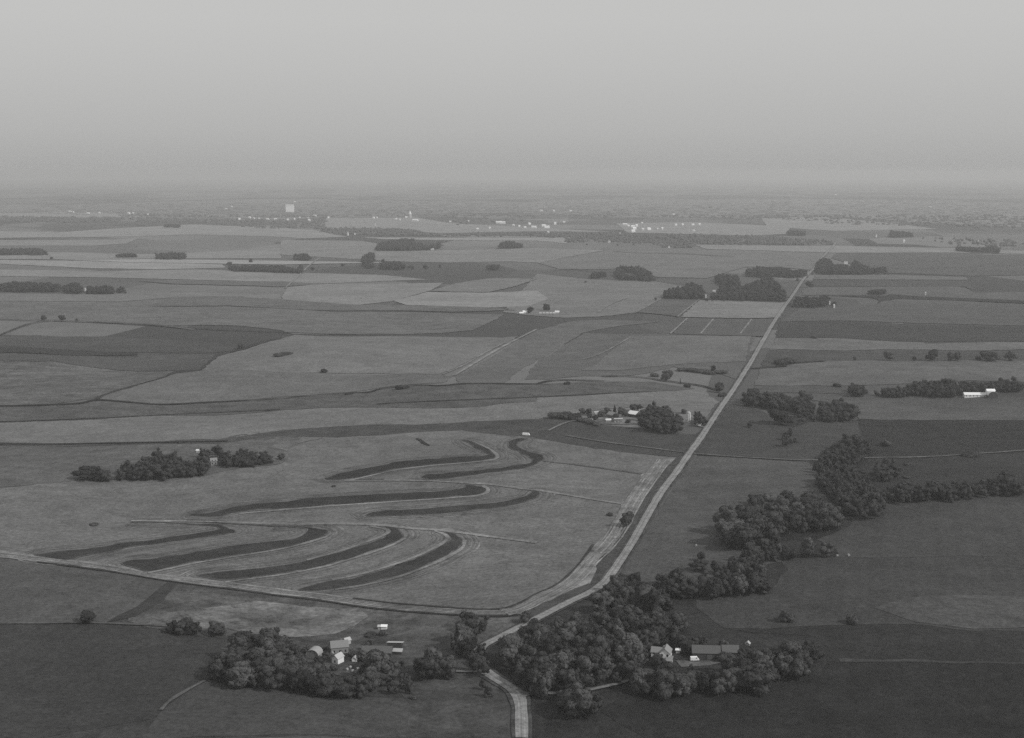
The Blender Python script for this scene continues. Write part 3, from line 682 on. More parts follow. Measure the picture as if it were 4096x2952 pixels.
for sg, g_ in ((-1, 84), (1, 80)):
    ribbon("road_verge", "weedy verge along the gravel road", MAIN[:29], 2.2, fmat(albedo(g_, 1400), mott=.5), 3.6, ch=2, rough=1.0, off=sg * 4.6)
ribbon("farm_lane", "pale lane curving to the white farmhouse", P('b2', (1870, 1400), (1925, 1385), (1998, 1366), 'b3', (60, 1372), (200, 1375), (330, 1362), (440, 1340), (600, 1305), (690, 1280), (800, 1230)), 3.2, gravel(112, 830), 6)
ribbon("farm_lane", "short pale driveway from the road curve to the farm grove", P('b2', (1590, 1206), (1500, 1203), (1360, 1200)), 3.0, gravel(105, 830), 6)
ribbon("farm_lane", "narrow strip of a second lane at the road fork", P('b2', (1845, 1340), (1900, 1375), (1960, 1380)), 3.0, gravel(100, 800), 6)

# ------------------------------------------------------------------ trees
def ico(sub):
    bm = bmesh.new()
    bmesh.ops.create_icosphere(bm, subdivisions=sub, radius=1)
    v = np.array([p.co[:] for p in bm.verts]); f = np.array([[q.index for q in p.verts] for p in bm.faces])
    bm.free()
    return v, f
ICO1, ICO2, ICO3 = ico(1), ico(2), ico(3)

def lobe(c, r, rs, base, amp=.22):
    v, f = base
    ph = rs.rand(3) * 50
    n = np.array([noise.fractal(Vector((q * 1.6 + ph).tolist()), 1.0, 2.0, 3) for q in v])
    return v * (1 + amp * n)[:, None] * np.asarray(r) + np.asarray(c), f

def leaves(centers, normals, size, rs, jit=.9):
    """one bent leaf-clump quad (2 tris) per centre"""
    n = len(centers)
    nn = normals + rs.randn(n, 3) * jit * .5
    nn /= np.linalg.norm(nn, axis=1)[:, None]
    a = np.cross(nn, rs.randn(n, 3)); a /= np.linalg.norm(a, axis=1)[:, None] + 1e-9
    b = np.cross(nn, a)
    s = size * (.6 + .8 * rs.rand(n))[:, None]
    V = np.stack([centers - a * s, centers - b * s * .7, centers + a * s, centers + b * s * .7], 1).reshape(-1, 3)
    i = np.arange(n) * 4
    Fc = np.concatenate([np.stack([i, i + 1, i + 2], 1), np.stack([i, i + 2, i + 3], 1)])
    return V, Fc

def crown_arrays(kind, seed, nleaf, lobe_base, nl):
    rs = np.random.RandomState(seed)
    Vs, Fs, off = [], [], 0
    lobes = []
    if kind == 'round':
        H, rw = 15.0, 6.6
        lobes.append(((0, 0, 8.2), (rw * .72, rw * .72, 4.6)))
        for k in range(nl):
            a = 2 * math.pi * (k + rs.rand() * .6) / nl * 1.618 * 2
            u = rs.rand() ** .6
            zz = 3.6 + 9.8 * rs.rand()
            rr = rw * .62 * u * math.sqrt(max(.15, 1 - ((zz - 7.5) / 7.5) ** 2)) * (1.15 + .45 * rs.rand())
            s = 1.3 + 2.7 * rs.rand() ** 1.4
            lobes.append(((rr * math.cos(a), rr * math.sin(a), zz), (s, s, s * .85)))
    elif kind == 'willow':
        H, rw = 15.0, 6.0
        lobes.append(((0, 0, 6.5), (3.2, 3.2, 4.2)))
        for k in range(nl):
            a = rs.rand() * 6.283; zz = 3 + 10 * rs.rand()
            rr = 4.6 * rs.rand() ** .5 * (1 - .04 * zz)
            s = 1.3 + 1.3 * rs.rand()
            lobes.append(((rr * math.cos(a), rr * math.sin(a), zz), (s, s, s * 1.35)))
    elif kind == 'bush':
        for k in range(nl):
            a = rs.rand() * 6.283; rr = 2.6 * rs.rand() ** .5
            s = 1.5 + 1.2 * rs.rand()
            lobes.append(((rr * math.cos(a), rr * math.sin(a), 1.3 + 1.2 * rs.rand()), (s, s, s * .8)))
    elif kind == 'conifer':
        for k in range(7):
            zz = 2.2 + k * 1.75; s = 3.0 * (1 - k / 7.6)
            lobes.append(((rs.randn() * .15, rs.randn() * .15, zz), (s, s, 1.5)))
    cen, nor = [], []
    tot = sum(l[1][0] ** 2 for l in lobes)
    for c, r in lobes:
        v, f = lobe(c, np.array(r) * .93, rs, lobe_base, .3)
        Vs.append(v); Fs.append(f + off); off += len(v)
        n = int(nleaf * r[0] ** 2 / tot)
        if n:
            d = rs.randn(n, 3); d /= np.linalg.norm(d, axis=1)[:, None]
            cen.append(np.asarray(c) + d * np.asarray(r) * (.88 + .24 * rs.rand(n))[:, None]); nor.append(d)
    if cen:
        cen = np.concatenate(cen); nor = np.concatenate(nor)
        keep = cen[:, 2] > (.25 if kind == 'bush' else 1.3)
        V, Fc = leaves(cen[keep], nor[keep], .62 if kind != 'bush' else .42, rs)
        Vs.append(V); Fs.append(Fc + off)
    V = np.concatenate(Vs); Fc = np.concatenate(Fs)
    if kind in ('round', 'willow'):
        V[:, 0] *= rs.uniform(.82, 1.2); V[:, 1] *= rs.uniform(.82, 1.2); V[:, 0] += V[:, 2] * rs.uniform(-.12, .12)
    V[:, 2] = np.maximum(V[:, 2], .1)
    return V, Fc

def trunk_mesh(seed, kind):
    rs = np.random.RandomState(seed)
    V, Fc = [], []
    def limb(p, q, r0, r1, n=7):
        p, q = Vector(p), Vector(q)
        d = (q - p).normalized(); a = d.orthogonal().normalized(); b = d.cross(a)
        s = len(V)
        for c, r in ((p, r0), (p.lerp(q, .5), (r0 + r1) / 2), (q, r1)):
            for k in range(n):
                t = 2 * math.pi * k / n
                V.append(tuple(c + (a * math.cos(t) + b * math.sin(t)) * r))
        for j in range(2):
            for k in range(n):
                i = s + j * n + k; i2 = s + j * n + (k + 1) % n
                Fc.append((i, i2, i2 + n, i + n))
    if kind == 'bush':
        for k in range(4):
            a = k * 1.6 + rs.rand()
            limb((math.cos(a) * .2, math.sin(a) * .2, -.3), (math.cos(a) * 1.3, math.sin(a) * 1.3, 2.2), .1, .03, 5)
    elif kind == 'conifer':
        limb((0, 0, -.5), (0, 0, 13.5), .32, .05)
    else:
        limb((0, 0, -.6), (.15, .1, 5.2), .55, .34)
        for k in range(5):
            a = k * 1.26 + rs.rand() * .6
            z0 = 3.4 + rs.rand() * 2
            limb((0, 0, z0), (math.cos(a) * 3.6, math.sin(a) * 3.6, z0 + 3.5 + rs.rand() * 2), .22, .06, 6)
    me = bpy.data.meshes.new("trunk"); me.from_pydata(V, [], Fc); me.update()
    return me

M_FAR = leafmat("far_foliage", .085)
M_LEAF = {'round': leafmat("broadleaf_foliage", .048), 'willow': leafmat("willow_foliage", .070),
          'bush': leafmat("bush_foliage", .045), 'conifer': leafmat("conifer_foliage", .030)}
M_BARK = pmat("bark", .07)
VAR = {}
for kind, nv, nleaf, nl in (('round', 10, 1500, 24), ('willow', 4, 1500, 20), ('bush', 3, 450, 6), ('conifer', 1, 700, 7)):
    VAR[kind] = []
    for k in range(nv):
        V, Fc = crown_arrays(kind, 100 + k * 7 + len(kind), nleaf, ICO3 if kind == 'round' and k < 0 else ICO2, nl)
        cm = mesh_np("crown", V, Fc)
        cm.materials.append(M_LEAF[kind])
        tm = trunk_mesh(k + 3, kind); tm.materials.append(M_BARK)
        VAR[kind].append((cm, tm))
LOW = {}
for kind, nl in (('round', 9), ('willow', 9), ('bush', 3), ('conifer', 1)):
    LOW[kind] = [crown_arrays(kind, 300 + k, 320 if kind != 'bush' else 60, ICO1, nl) for k in range(4)]

NAME = {'round': 'broadleaf_tree', 'willow': 'willow_tree', 'bush': 'bush', 'conifer': 'conifer_tree'}
REQ = []
NOM = {'round': 15.0, 'willow': 15.0, 'bush': 3.6, 'conifer': 15.0}
def req(x, y, h, wf, kind, label, group, own):
    REQ.append(dict(x=x, y=y, h=h, wf=wf, kind=kind, label=label, group=group, own=own, d=math.hypot(x, y)))

def lone(px, hpx, kind, label, wf=1.0, group=None):
    """px: one photograph point at the foot of the plant, hpx: its height in the photograph"""
    px = px[0]
    x, y = at(*px)
    dep = proj(x, y, 0)[2]
    req(x, y, hpx * dep / F, wf * (1.18 if kind == 'round' else 1), kind, label, group, True)

def grove(px, h, label, group, kind='round', sp=None, wf=1.0, mixed=.0, hv=.3, zones=None, own=False):
    sp = sp or h * .70
    poly = px
    x0, x1 = min(q[0] for q in px), max(q[0] for q in px)
    y0, y1 = min(q[1] for q in px), max(q[1] for q in px)
    cor = [at(a, b, h * .5) for a in (x0, x1) for b in (y0, y1 + 3)]
    wx0, wx1 = min(c[0] for c in cor), max(c[0] for c in cor)
    wy0, wy1 = min(c[1] for c in cor), max(c[1] for c in cor)
    cand = []
    row = 0
    y = wy0
    while y <= wy1:
        x = wx0 + (sp / 2 if row % 2 else 0)
        while x <= wx1:
            jx = x + rnd.uniform(-.3, .3) * sp; jy = y + rnd.uniform(-.3, .3) * sp
            hh = h * (1 + rnd.uniform(-hv, hv))
            u, v, dep = proj(jx, jy, th(jx, jy) + hh * .5)
            if inpoly(u, v, poly):
                lv = 0
                for relax in (.2, .42, .65):
                    rw = F * hh * .42 * wf / dep * relax; rh = F * hh * .5 / dep * relax
                    if all(inpoly(a, b, poly) for a, b in ((u - rw, v), (u + rw, v), (u, v - rh), (u, v + rh))):
                        lv += 1
                    else:
                        break
                cand.append((lv, jx, jy, hh))
            x += sp
        y += sp * .87
        row += 1
    got = []
    for lv in (3, 2, 1, 0):
        got = [c[1:] for c in cand if c[0] >= lv]
        if got and len(got) >= .5 * len(cand):
            break
    if not got:
        c = (sum(q[0] for q in px) / len(px), max(q[1] for q in px))
        x, y = at(*c); got = [(x, y, h)]
    for (x, y, hh) in got:
        k = kind
        if mixed and rnd.random() < mixed:
            k = 'willow' if kind == 'round' else 'round'
        lb = label
        if mixed and k != kind:
            lb = ("paler feathery one among the " if kind == 'round' else "darker rounder one among the ") + group
        elif zones:
            u, v, _ = proj(x, y, th(x, y))
            lb = zones(u, v)
        req(x, y, hh * rnd.choice((.8, 1, 1, 1.1, 1.22)), wf * rnd.uniform(.75, 1.25), k, lb, group, own)

# --- woods along the creek
GW = "trees of the creek wood by the farmhouse"
LW = "dark leafy tree in the dense creek wood beside the road curve"
grove(P('b2', (1660, 1000), (1780, 920), (1860, 800), (1950, 790), 'b3', (60, 790), (150, 815), (280, 740), (450, 720), (640, 680), (800, 670), (1050, 700), (1220, 725), (1215, 800), (1110, 880), (1060, 975), (925, 985), (925, 1100), (820, 1120), (700, 1160), (690, 1270), (430, 1310), (150, 1335), 'b2', (1980, 1340), (1860, 1290), (1760, 1200), (1660, 1150)), 13.5, LW, GW, mixed=.22, sp=9.6, zones=lambda u, v:
      "dark tree of the creek wood close to the white farmhouse" if u > 2480 and v > 2520 else
      "dark tree at the north edge of the creek wood toward the eastern slope" if u > 2480 else
      "dark tree of the creek wood beside the road fork" if u < 2130 and v > 2620 else
      "dark tree of the creek wood where the gravel road disappears" if u < 2200 else
      "dark tree of the creek wood along the farmhouse lane" if v > 2680 else
      "dark tree of the creek wood below the road bend" if v < 2520 else "dark tree in the dense middle of the creek wood")
grove(P('b3', (370, 640), (480, 605), (600, 500), (690, 412), (780, 455), (830, 540), (900, 600), (890, 670), (700, 670), (560, 730), (420, 700)), 14, "leafy tree on the creek bank just inside the road bend", "trees inside the road bend", mixed=.2)
grove(P('b3', (880, 490), (960, 432), (1150, 425), (1235, 500), (1210, 605), (1050, 600), (920, 590)), 13, "leafy tree in the small clump east of the road bend", "trees east of the road bend", mixed=.1)
grove(P('b3', (1235, 470), (1350, 435), (1500, 455), (1650, 455), (1800, 465), (1812, 550), (1500, 575), (1240, 578)), 12, "round tree in the row along the edge of the eastern slope", "trees along the slope edge")
grove(P('b3', (1340, 365), (1460, 350), (1490, 445), (1350, 445)), 11, "grey-leaved tree just above the slope-edge row", "trees above the slope-edge row", 'willow')
grove(P('b3', (1500, 330), (1700, 315), (1790, 400), (1760, 450), (1600, 470), (1500, 410)), 12, "feathery tree between the big mid wood and the slope-edge row", "feathery creek trees", 'willow', mixed=.3)
grove(P('b3', (960, 585), (1040, 585), (1045, 680), (950, 680)), 9, "small feathery tree in the gap below the clump by the bend", "small trees in the gap", 'willow')
grove(P('b3', (690, 1140), (900, 1115), (1150, 1160), (1500, 1165), (1650, 1150), (1835, 1205), (1805, 1300), (1700, 1325), (1300, 1335), (800, 1355), (690, 1290)), 12.5, "dense tree of the screen in front of the farmhouse", "trees of the farmhouse screen", mixed=.08)
grove(P('b3', (1480, 1120), (1560, 1075), (1700, 1075), (1800, 1000), (1998, 1000), 'b4', (200, 955), (300, 935), (375, 1000), (375, 1070), (250, 1215), (50, 1225), 'b3', (1800, 1200), (1600, 1160)), 12.5, "tree in the dark grove behind the farm barns", "trees behind the farm barns", mixed=.08)
grove(P('b3', (1130, 960), (1250, 930), (1340, 950), (1300, 990), (1150, 1020)), 8, "small tree behind the long dark barn", "small trees behind the barn", 'willow')
grove(P('b3', (150, 1320), (300, 1275), (430, 1330), (470, 1440), (460, 1530), (180, 1530)), 13, "tree of the clump in front of the farmhouse lane", "trees before the farmhouse lane")
grove(P('b3', (-80, 1230), (60, 1220), (130, 1290), (100, 1345), (-80, 1335)), 11, "tree at the wood corner by the road fork", "trees at the wood corner", 'willow')
lone(P('b3', (1285, 325)), 36, 'round', "small dark round tree above its larger dark neighbour in the creek pasture", .9)
lone(P('b3', (1262, 400)), 44, 'round', "wide dark tree standing apart in the creek pasture", 1.35)
lone(P('b3', (1195, 615)), 18, 'bush', "dark bush at the edge of the eastern slope under the clump", 1.0)
lone(P('b3', (695, 64)), 60, 'round', "lone upright tree between the gravel road and the pale strip", .85)

for (X, Yb, Hh, wf, lb) in ((560, 1075, 26, 1.2, "small tree between the white gabled shed and the hut"), (640, 1110, 40, 1.1, "tree in front of the long low barn"), (350, 1100, 34, 1.2, "tree in front of the round-roofed shed"), (300, 1140, 40, 1.2, "tree between the grove and the round-roofed shed"),
                            (420, 1185, 30, 1.2, "low tree before the white gabled shed"), (940, 1150, 26, 1.1, "small tree below the pale lean-to"), (210, 1040, 30, 1.2, "tree at the west side of the round-roofed shed"), (480, 1010, 22, .9, "small tree behind the grey-roofed farmhouse"),
                            (690, 985, 24, 1.0, "small dark tree behind the long low barn")):
    lone(P('b2', (X, Yb)), Hh, 'round', lb, wf)
for (X, Yb, Hh, wf, lb) in ((940, 1135, 40, 1.1, "tree hiding the lower corner of the white farmhouse"), (1180, 1050, 52, 1.1, "dark tree between the farmhouse and the long barn"), (1090, 1010, 60, 1.2, "tall dark tree behind the tiny shed"),
                            (1450, 1110, 40, 1.2, "tree at the east end of the long dark barn"), (1455, 1040, 52, 1.0, "tree between the two dark barns"), (1620, 1095, 46, 1.2, "tree at the east end of the second barn"), (1270, 1000, 44, 1.2, "tree behind the west end of the long barn")):
    lone(P('b3', (X, Yb)), Hh, 'round', lb, wf)
grove(P('b3', (1450, 1100), (1600, 1060), (1760, 1080), (1900, 1180), (1830, 1230), (1500, 1180)), 11, "tree of the belt joining the screen and the barn grove", "trees joining the screen and grove")
grove(P('b3', (560, 560), (700, 520), (900, 580), (960, 640), (900, 720), (600, 720)), 12, "tree on the creek between the bend and the main wood", "trees between bend and main wood", mixed=.3)
grove(P('m4', (540, 1440), (900, 1380), (1020, 1440), (960, 1560), (700, 1600), (600, 1540)), 12, "tree joining the upper creek to the big mid wood", "trees joining creek and mid wood", 'willow', mixed=.35, sp=9)
grove(P('b3', (1550, 215), (1700, 240), (1800, 330), (1700, 360), (1600, 330)), 10, "feathery tree at the south foot of the big mid wood", "feathery trees south of the mid wood", 'willow', sp=9)
# --- big mid wood
grove(P('m3', (1640, 1640), (1700, 1540), (1830, 1475), (2000, 1450), (2268, 1435), 'm4', (100, 1425), (300, 1400), (430, 1440), (560, 1520), (700, 1600), (690, 1700), (640, 1715), 'b4', (300, 90), (0, 130), 'b3', (1800, 185), (1600, 235), (1450, 215), (1375, 150)), 14.5, "tree of the big dark wood between the pasture and the eastern slope", "trees of the big mid wood", mixed=.12, zones=lambda u, v:
      "dark tree on the pasture side of the big mid wood" if u < 3000 else "dark tree on the top edge of the big mid wood" if v < 2060 else "dark tree on the eastern slope side of the big mid wood")
lone(P('m3', (1940, 1500)), 42, 'round', "dark tree rising from the top edge of the big mid wood", 1.1)
grove(P('b3', (1600, 130), (1998, 100), 'b4', (80, 130), 'b3', (1998, 290), (1850, 310), (1650, 290)), 9, "scrubby feathery tree in the gap south of the big mid wood", "scrub trees south of the big wood", 'willow', sp=13)
lone(P('b4', (318, 298)), 80, 'willow', "tall feathery tree by the field corner below the big mid wood", 1.1)
lone(P('b4', (465, 298)), 62, 'round', "round tree east of the tall feathery tree at the field corner", 1.0)
grove(P('b4', (-60, 230), (220, 225), (240, 305), (0, 320)), 8, "low scrub tree at the foot of the tall feathery tree", "low scrub at the field corner", 'willow')
lone(P('b4', (665, 822)), 34, 'bush', "small dark bush alone on the broad eastern slope", .7)
lone(P('b4', (115, 812)), 52, 'willow', "thin bare-looking tree alone on the eastern slope", .9)
lone(P('b4', (165, 800)), 30, 'bush', "low bush beside the thin bare-looking tree", .9)

# --- creek upstream (feathery)
GU = "feathery trees along the upper creek"
LU = "pale feathery tree along the upper creek"
grove(P('m4', (430, 1370), (430, 1250), (370, 1200), (390, 1120), (470, 1100), (480, 1030), (570, 1010), (600, 970), (700, 910), (800, 890), (880, 930), (930, 990), (890, 1060), (850, 1110), (790, 1150), (760, 1200), (840, 1270), (900, 1300), (1000, 1370), (1010, 1450), (900, 1480), (760, 1480), (650, 1500), (540, 1450)), 12, LU, GU, 'willow', sp=9, mixed=.2)
grove(P('m4', (690, 1570), (800, 1485), (950, 1470), (1075, 1510), (1070, 1590), (920, 1605), (750, 1595)), 14, "dark round tree at the south-east tip of the big mid wood", "trees at the wood tip")
lone(P('m4', (825, 1258)), 34, 'round', "dark round tree west of the wedge-shaped clump", 1.3)
grove(P('m4', (910, 1270), (990, 1170), (1050, 1130), (1170, 1200), (1180, 1250), (1000, 1280)), 12, "dark tree of the wedge-shaped clump in the dark field", "trees of the wedge clump")
grove(P('m4', (960, 1470), (1010, 1370), (1150, 1350), (1350, 1365), (1550, 1330), (1750, 1310), (1900, 1300), (1960, 1280), (2290, 1270), (2290, 1400), (1700, 1445), (1350, 1470), (1050, 1482)), 12, "dark tree of the long eastern treeline running out of the creek", "trees of the long eastern treeline", mixed=.1)
lone(P('m4', (1035, 990)), 22, 'bush', "dark bush alone in the dark field beyond the creek", 1.0)
lone(P('m4', (1245, 1335)), 16, 'bush', "small dark bush above the eastern treeline", 1.0)
lone(P('m4', (1228, 1160)), 13, 'bush', "tiny bush north of the wedge-shaped clump", .9)
lone(P('m4', (1228, 1276)), 11, 'bush', "tiny low bush east of the wedge-shaped clump", 1.2)
lone(P('m4', (1800, 1085)), 15, 'bush', "long low dark bush near the far lane end", 2.4)
grove(P('m4', (60, 840), (200, 830), (270, 930), (230, 990), (130, 980), (90, 900)), 9, "thin feathery tree south of the big round trees", "thin trees by the dark pasture", 'willow', sp=14)
lone(P('m3', (1880, 825)), 28, 'willow', "thin low tree in the dark pasture near the road", 1.6)

# --- clumps beside the road
grove(P('m3', (1810, 520), (1930, 495), (2010, 540), (2040, 620), (1900, 640), (1845, 590)), 14, "dark tree of the roadside clump nearest the gravel road", "trees of the roadside clump")
grove(P('m3', (2050, 580), (2110, 535), (2200, 535), (2260, 580), (2268, 700), (2180, 660), (2050, 640)), 14, "tree in the middle of the line of roadside clumps", "trees of the middle roadside clump")
grove(P('m4', (190, 620), (250, 582), (385, 585), (410, 650), (380, 708), (250, 705)), 15, "dark tree of the rounded clump beyond the big single tree", "trees of the rounded clump")
lone(P('m4', (102, 798)), 64, 'round', "very big single round tree south of the roadside clumps", 1.55)
grove(P('m4', (430, 700), (470, 640), (530, 650), (620, 605), (730, 618), (785, 680), (795, 745), (600, 765), (500, 750)), 15, "dark tree of the easternmost rounded clump", "trees of the easternmost rounded clump")
lone(P('m4', (392, 775)), 28, 'round', "small tree between the two rounded clumps", .9)
lone(P('m4', (298, 772)), 13, 'bush', "small bush between the big single tree and the clump", 1.0)
for (X, Yb, Hh, wf, lb) in ((770, 234, 18, .8, "small dark tree at the west end of the far tree row"), (1080, 234, 37, 1.1, "rounded tree second in the far tree row"), (1298, 234, 20, .9, "small faint tree in the middle of the far tree row"),
                            (1455, 236, 46, 1.05, "big square-crowned tree in the far tree row"), (1618, 236, 38, .9, "tree paired with its twin in the far tree row"), (1680, 236, 38, .8, "eastern twin tree of the pair in the far tree row"),
                            (1860, 232, 20, .9, "small tree beside the last big tree of the far row"), (1955, 236, 46, 1.2, "big tree near the east end of the far row"), (2150, 236, 40, 1.0, "outermost tree at the east end of the far row")):
    lone(P('m4', (X, Yb)), Hh, 'round', lb, wf)
grove(P('m4', (715, 535), (728, 448), (845, 442), (860, 500), (950, 510), (1050, 478), (1250, 478), (1280, 432), (1400, 402), (1500, 425), (1600, 418), (1900, 428), (2290, 425), (2290, 490), (1930, 505), (1720, 522), (1600, 542), (1000, 542)), 12, "dark tree of the windbreak behind the long white shed", "trees of the white shed windbreak")
lone(P('m4', (620, 468)), 14, 'bush', "little tree west of the shed windbreak", 1.2)
lone(P('m4', (155, 262)), 18, 'bush', "low dark brush at the ditch end across the road", 2.2)
lone(P('m4', (415, 35)), 10, 'bush', "small bush beyond the bright field strip", 1.5)

# --- silo farm
GS = "trees round the silo farm"
grove(P('m3', (870, 800), (905, 730), (960, 640), (1000, 632), (1160, 645), (1185, 700), (1285, 680), (1285, 800), (1290, 850), (1385, 846), (1380, 890), (1250, 882), (1100, 872), (950, 848)), 12.5, "dark tree of the dense block beside the silo", GS)
grove(P('m3', (1400, 705), (1425, 680), (1470, 710), (1492, 780), (1410, 790)), 8.5, "dark tree between the silo and the gravel road", "trees between silo and road")
for (X, Yb, Hh, wf, kd, lb) in ((400, 712, 26, 1.0, 'round', "westernmost round tree behind the silo farm buildings"), (460, 715, 28, 1.0, 'round', "second round tree behind the silo farm buildings"), (510, 758, 22, 1.1, 'round', "small tree before the west roofs of the silo farm"),
                                (575, 735, 28, 1.2, 'round', "tree between the small western roofs of the silo farm"), (620, 712, 28, 1.1, 'round', "tree behind the middle roof of the silo farm"), (688, 692, 34, .95, 'conifer', "pointed dark conifer above the silo farm"),
                                (745, 705, 30, 1.2, 'round', "tree beside the pointed conifer"), (700, 750, 26, 1.1, 'round', "tree in the middle of the silo farm yard"), (778, 728, 26, 1.0, 'round', "tree between the middle roof and the white barn roof"),
                                (850, 675, 28, 1.1, 'round', "tree standing right behind the white barn roof"), (905, 672, 24, 1.0, 'round', "tree behind the pale house of the silo farm"), (1145, 690, 28, 1.0, 'round', "tree at the top corner of the dense block"),
                                (1298, 700, 20, 1.0, 'round', "round tree just west of the silo"), (470, 745, 20, 1.2, 'round', "small tree on the western yard edge of the silo farm"), (350, 735, 20, 1.4, 'round', "low tree at the west end of the silo farm"),
                                (800, 790, 18, 1.3, 'round', "low tree before the pale yard of the silo farm")):
    lone(P('m3', (X, Yb)), Hh, kd, lb, wf)
for i, (X, Yb) in enumerate(((185, 738), (215, 742), (245, 742), (275, 744), (305, 748), (335, 756), (370, 764), (405, 772), (440, 782), (475, 792), (510, 800), (540, 808))):
    lone(P('m3', (X, Yb)), 20 if i < 5 else 12, 'bush', "bush of the hedge tapering west from the silo farm", 1.6, "hedge bushes west of the silo farm")
lone(P('m3', (1138, 418)), 46, 'round', "upright dark tree alone on the ditch behind the silo farm", .95)
lone(P('m3', (1050, 375)), 14, 'bush', "small bush beside the upright ditch tree", 1.2)
lone(P('m3', (1270, 440)), 26, 'conifer', "thin pointed tree on the ditch east of the upright tree", .5)
lone(P('m3', (1335, 468)), 12, 'bush', "small bush between the thin tree and the roadside tree", 1.3)
lone(P('m3', (1562, 325)), 24, 'round', "small round tree in the low brush near the road", 1.0)
for (X, Yb, w) in ((1300, 320, 2.2), (1400, 328, 2.6), (1470, 338, 2.4), (1530, 348, 2.0), (1620, 342, 2.4)):
    lone(P('m3', (X, Yb)), 11, 'bush', "low dark brush patch near the straight road", w, "low brush near the road")
lone(P('m3', (1612, 512)), 42, 'round', "single dark tree close to the west side of the straight road", 1.0)
lone(P('m3', (1640, 552)), 13, 'bush', "small bush below the single roadside tree", 1.2)
lone(P('m3', (272, 446)), 11, 'bush', "tiny dark bush on the open pale field", 1.2)
lone(P('m3', (645, 1605)), 12, 'bush', "small dark bush at the corner of the terraced field strip", 1.2)

# --- brushy farmstead west
lone(P('m1', (545, 1285)), 54, 'round', "big dark round tree at the west end of the brushy farmstead", 1.5)
grove(P('m1', (620, 1200), (680, 1195), (755, 1240), (750, 1282), (620, 1285)), 9, "smaller tree beside the big dark round tree", "small trees beside the round tree")
grove(P('m1', (790, 1255), (850, 1150), (1000, 1125), (1110, 1095), (1125, 1020), (1200, 1000), (1245, 1080), (1300, 1035), (1345, 1050), (1360, 1110), (1500, 1130), (1530, 1110), (1540, 1040), (1570, 1005), (1645, 1005), (1630, 1235), (1400, 1270), (1200, 1282), (800, 1280)), 12, "dark tree of the brushy farmstead wood", "trees of the brushy farmstead")
grove(P('m1', (1655, 1030), (1680, 985), (1750, 1020), (1800, 1085), (1880, 1150), (1860, 1172), (1740, 1165), (1720, 1090)), 9, "small tree beside the hidden pale house", "trees beside the hidden house")
grove(P('m1', (1820, 1110), (1860, 1030), (1960, 1020), (1985, 1065), (2100, 1065), (2235, 1085), (2220, 1125), (2000, 1160), (1860, 1165)), 9, "low tree in the tapering east end of the brushy farmstead", "trees at the farmstead east end", mixed=.2)
lone(P('m1', (2272, 1112)), 26, 'round', "dark tree at the tip of the brushy farmstead", 1.2)
lone(P('m1', (1370, 966)), 10, 'bush', "tiny bush on the dark line above the brushy farmstead", 1.0)

# --- near west
lone(P('b1', (492, 815)), 56, 'round', "lone tree with a visible trunk in the western grey field", 1.2)
lone(P('b1', (1155, 885)), 50, 'round', "ragged tree at the west end of the three-tree clump", 1.15)
lone(P('b1', (1235, 900)), 64, 'round', "tallest tree in the middle of the three-tree clump", 1.15)
lone(P('b1', (1325, 905)), 58, 'round', "round tree at the east end of the three-tree clump", 1.1)
lone(P('b1', (1500, 915)), 62, 'round', "single round tree between the clump and the grove", 1.2)
GG = "trees of the farm grove"
grove(P('b1', (1460, 1190), (1540, 1090), (1520, 1000), (1640, 940), (1700, 885), (1850, 890), (1960, 850), 'b2', (0, 930), (110, 975), (190, 1020), (190, 1080), (150, 1160), (350, 1215), (480, 1235), (600, 1225), (610, 1110), (740, 1070), (880, 1115), (930, 1200), (850, 1260), (780, 1330), (610, 1390), (300, 1355), (0, 1310), 'b1', (1700, 1300), (1500, 1240)), 12, "dark tree of the dense farm grove screening the farmyard", GG, mixed=.1, zones=lambda u, v:
      "dark tree in the western block of the farm grove" if u < 1180 else "dark tree of the farm grove right before the farmyard sheds" if u < 1430 else "dark tree of the farm grove beside the long low barn")
grove(P('b1', (1400, 1135), (1540, 1085), (1900, 1105), 'b2', (0, 1125), (150, 1160), (350, 1210), (480, 1232), (600, 1225), (720, 1240), (640, 1385), (610, 1395), (300, 1358), (0, 1312), 'b1', (1700, 1295), (1480, 1235)), 10.5, "tree in the front row of the farm grove along the smooth field", "front row of the farm grove", mixed=.15, sp=8)
grove(P('b2', (1000, 1200), (1070, 1115), (1200, 1065), (1320, 1095), (1360, 1180), (1260, 1270), (1130, 1250)), 12, "dark tree of the clump between grove and road curve", "trees between grove and road")
grove(P('b2', (1400, 800), (1440, 760), (1600, 755), (1630, 810), (1560, 870), (1430, 860)), 11, "dark tree under the corner of the pale strip", "trees under the strip corner")
grove(P('b2', (1330, 1010), (1370, 890), (1480, 860), (1540, 900), (1500, 980), (1400, 1030)), 11, "tree on the west bank of the hidden creek", "trees on the creek west bank", 'willow', mixed=.4)
grove(P('b2', (1480, 1020), (1540, 950), (1600, 1010), (1640, 1080), (1640, 1200), (1560, 1210), (1500, 1150)), 12, "dark tree inside the road curve", "trees inside the road curve")
lone(P('b2', (1910, 810)), 50, 'round', "dark tree touching the corner of the pale strip", 1.1)
grove(P('b2', (850, 1260), (960, 1220), (1060, 1290), (1070, 1370), (900, 1380), (800, 1350)), 8, "scrubby small tree at the east end of the farm grove", "scrub at the grove end", 'willow', sp=9)
grove(P('b2', (1530, 1340), (1600, 1230), (1720, 1300), (1720, 1400), (1600, 1420)), 8, "faint scrubby tree inside the road bend", "scrub inside the road bend", 'willow', sp=10)
lone(P('b2', (790, 905)), 20, 'bush', "dark shrub below the two pale sheds", 1.0)
lone(P('b2', (660, 1030)), 34, 'round', "small tree beside the low barn in the farmyard", .9)
lone(P('b2', (330, 1015)), 14, 'bush', "dark bush beside the arched shed", 1.6)
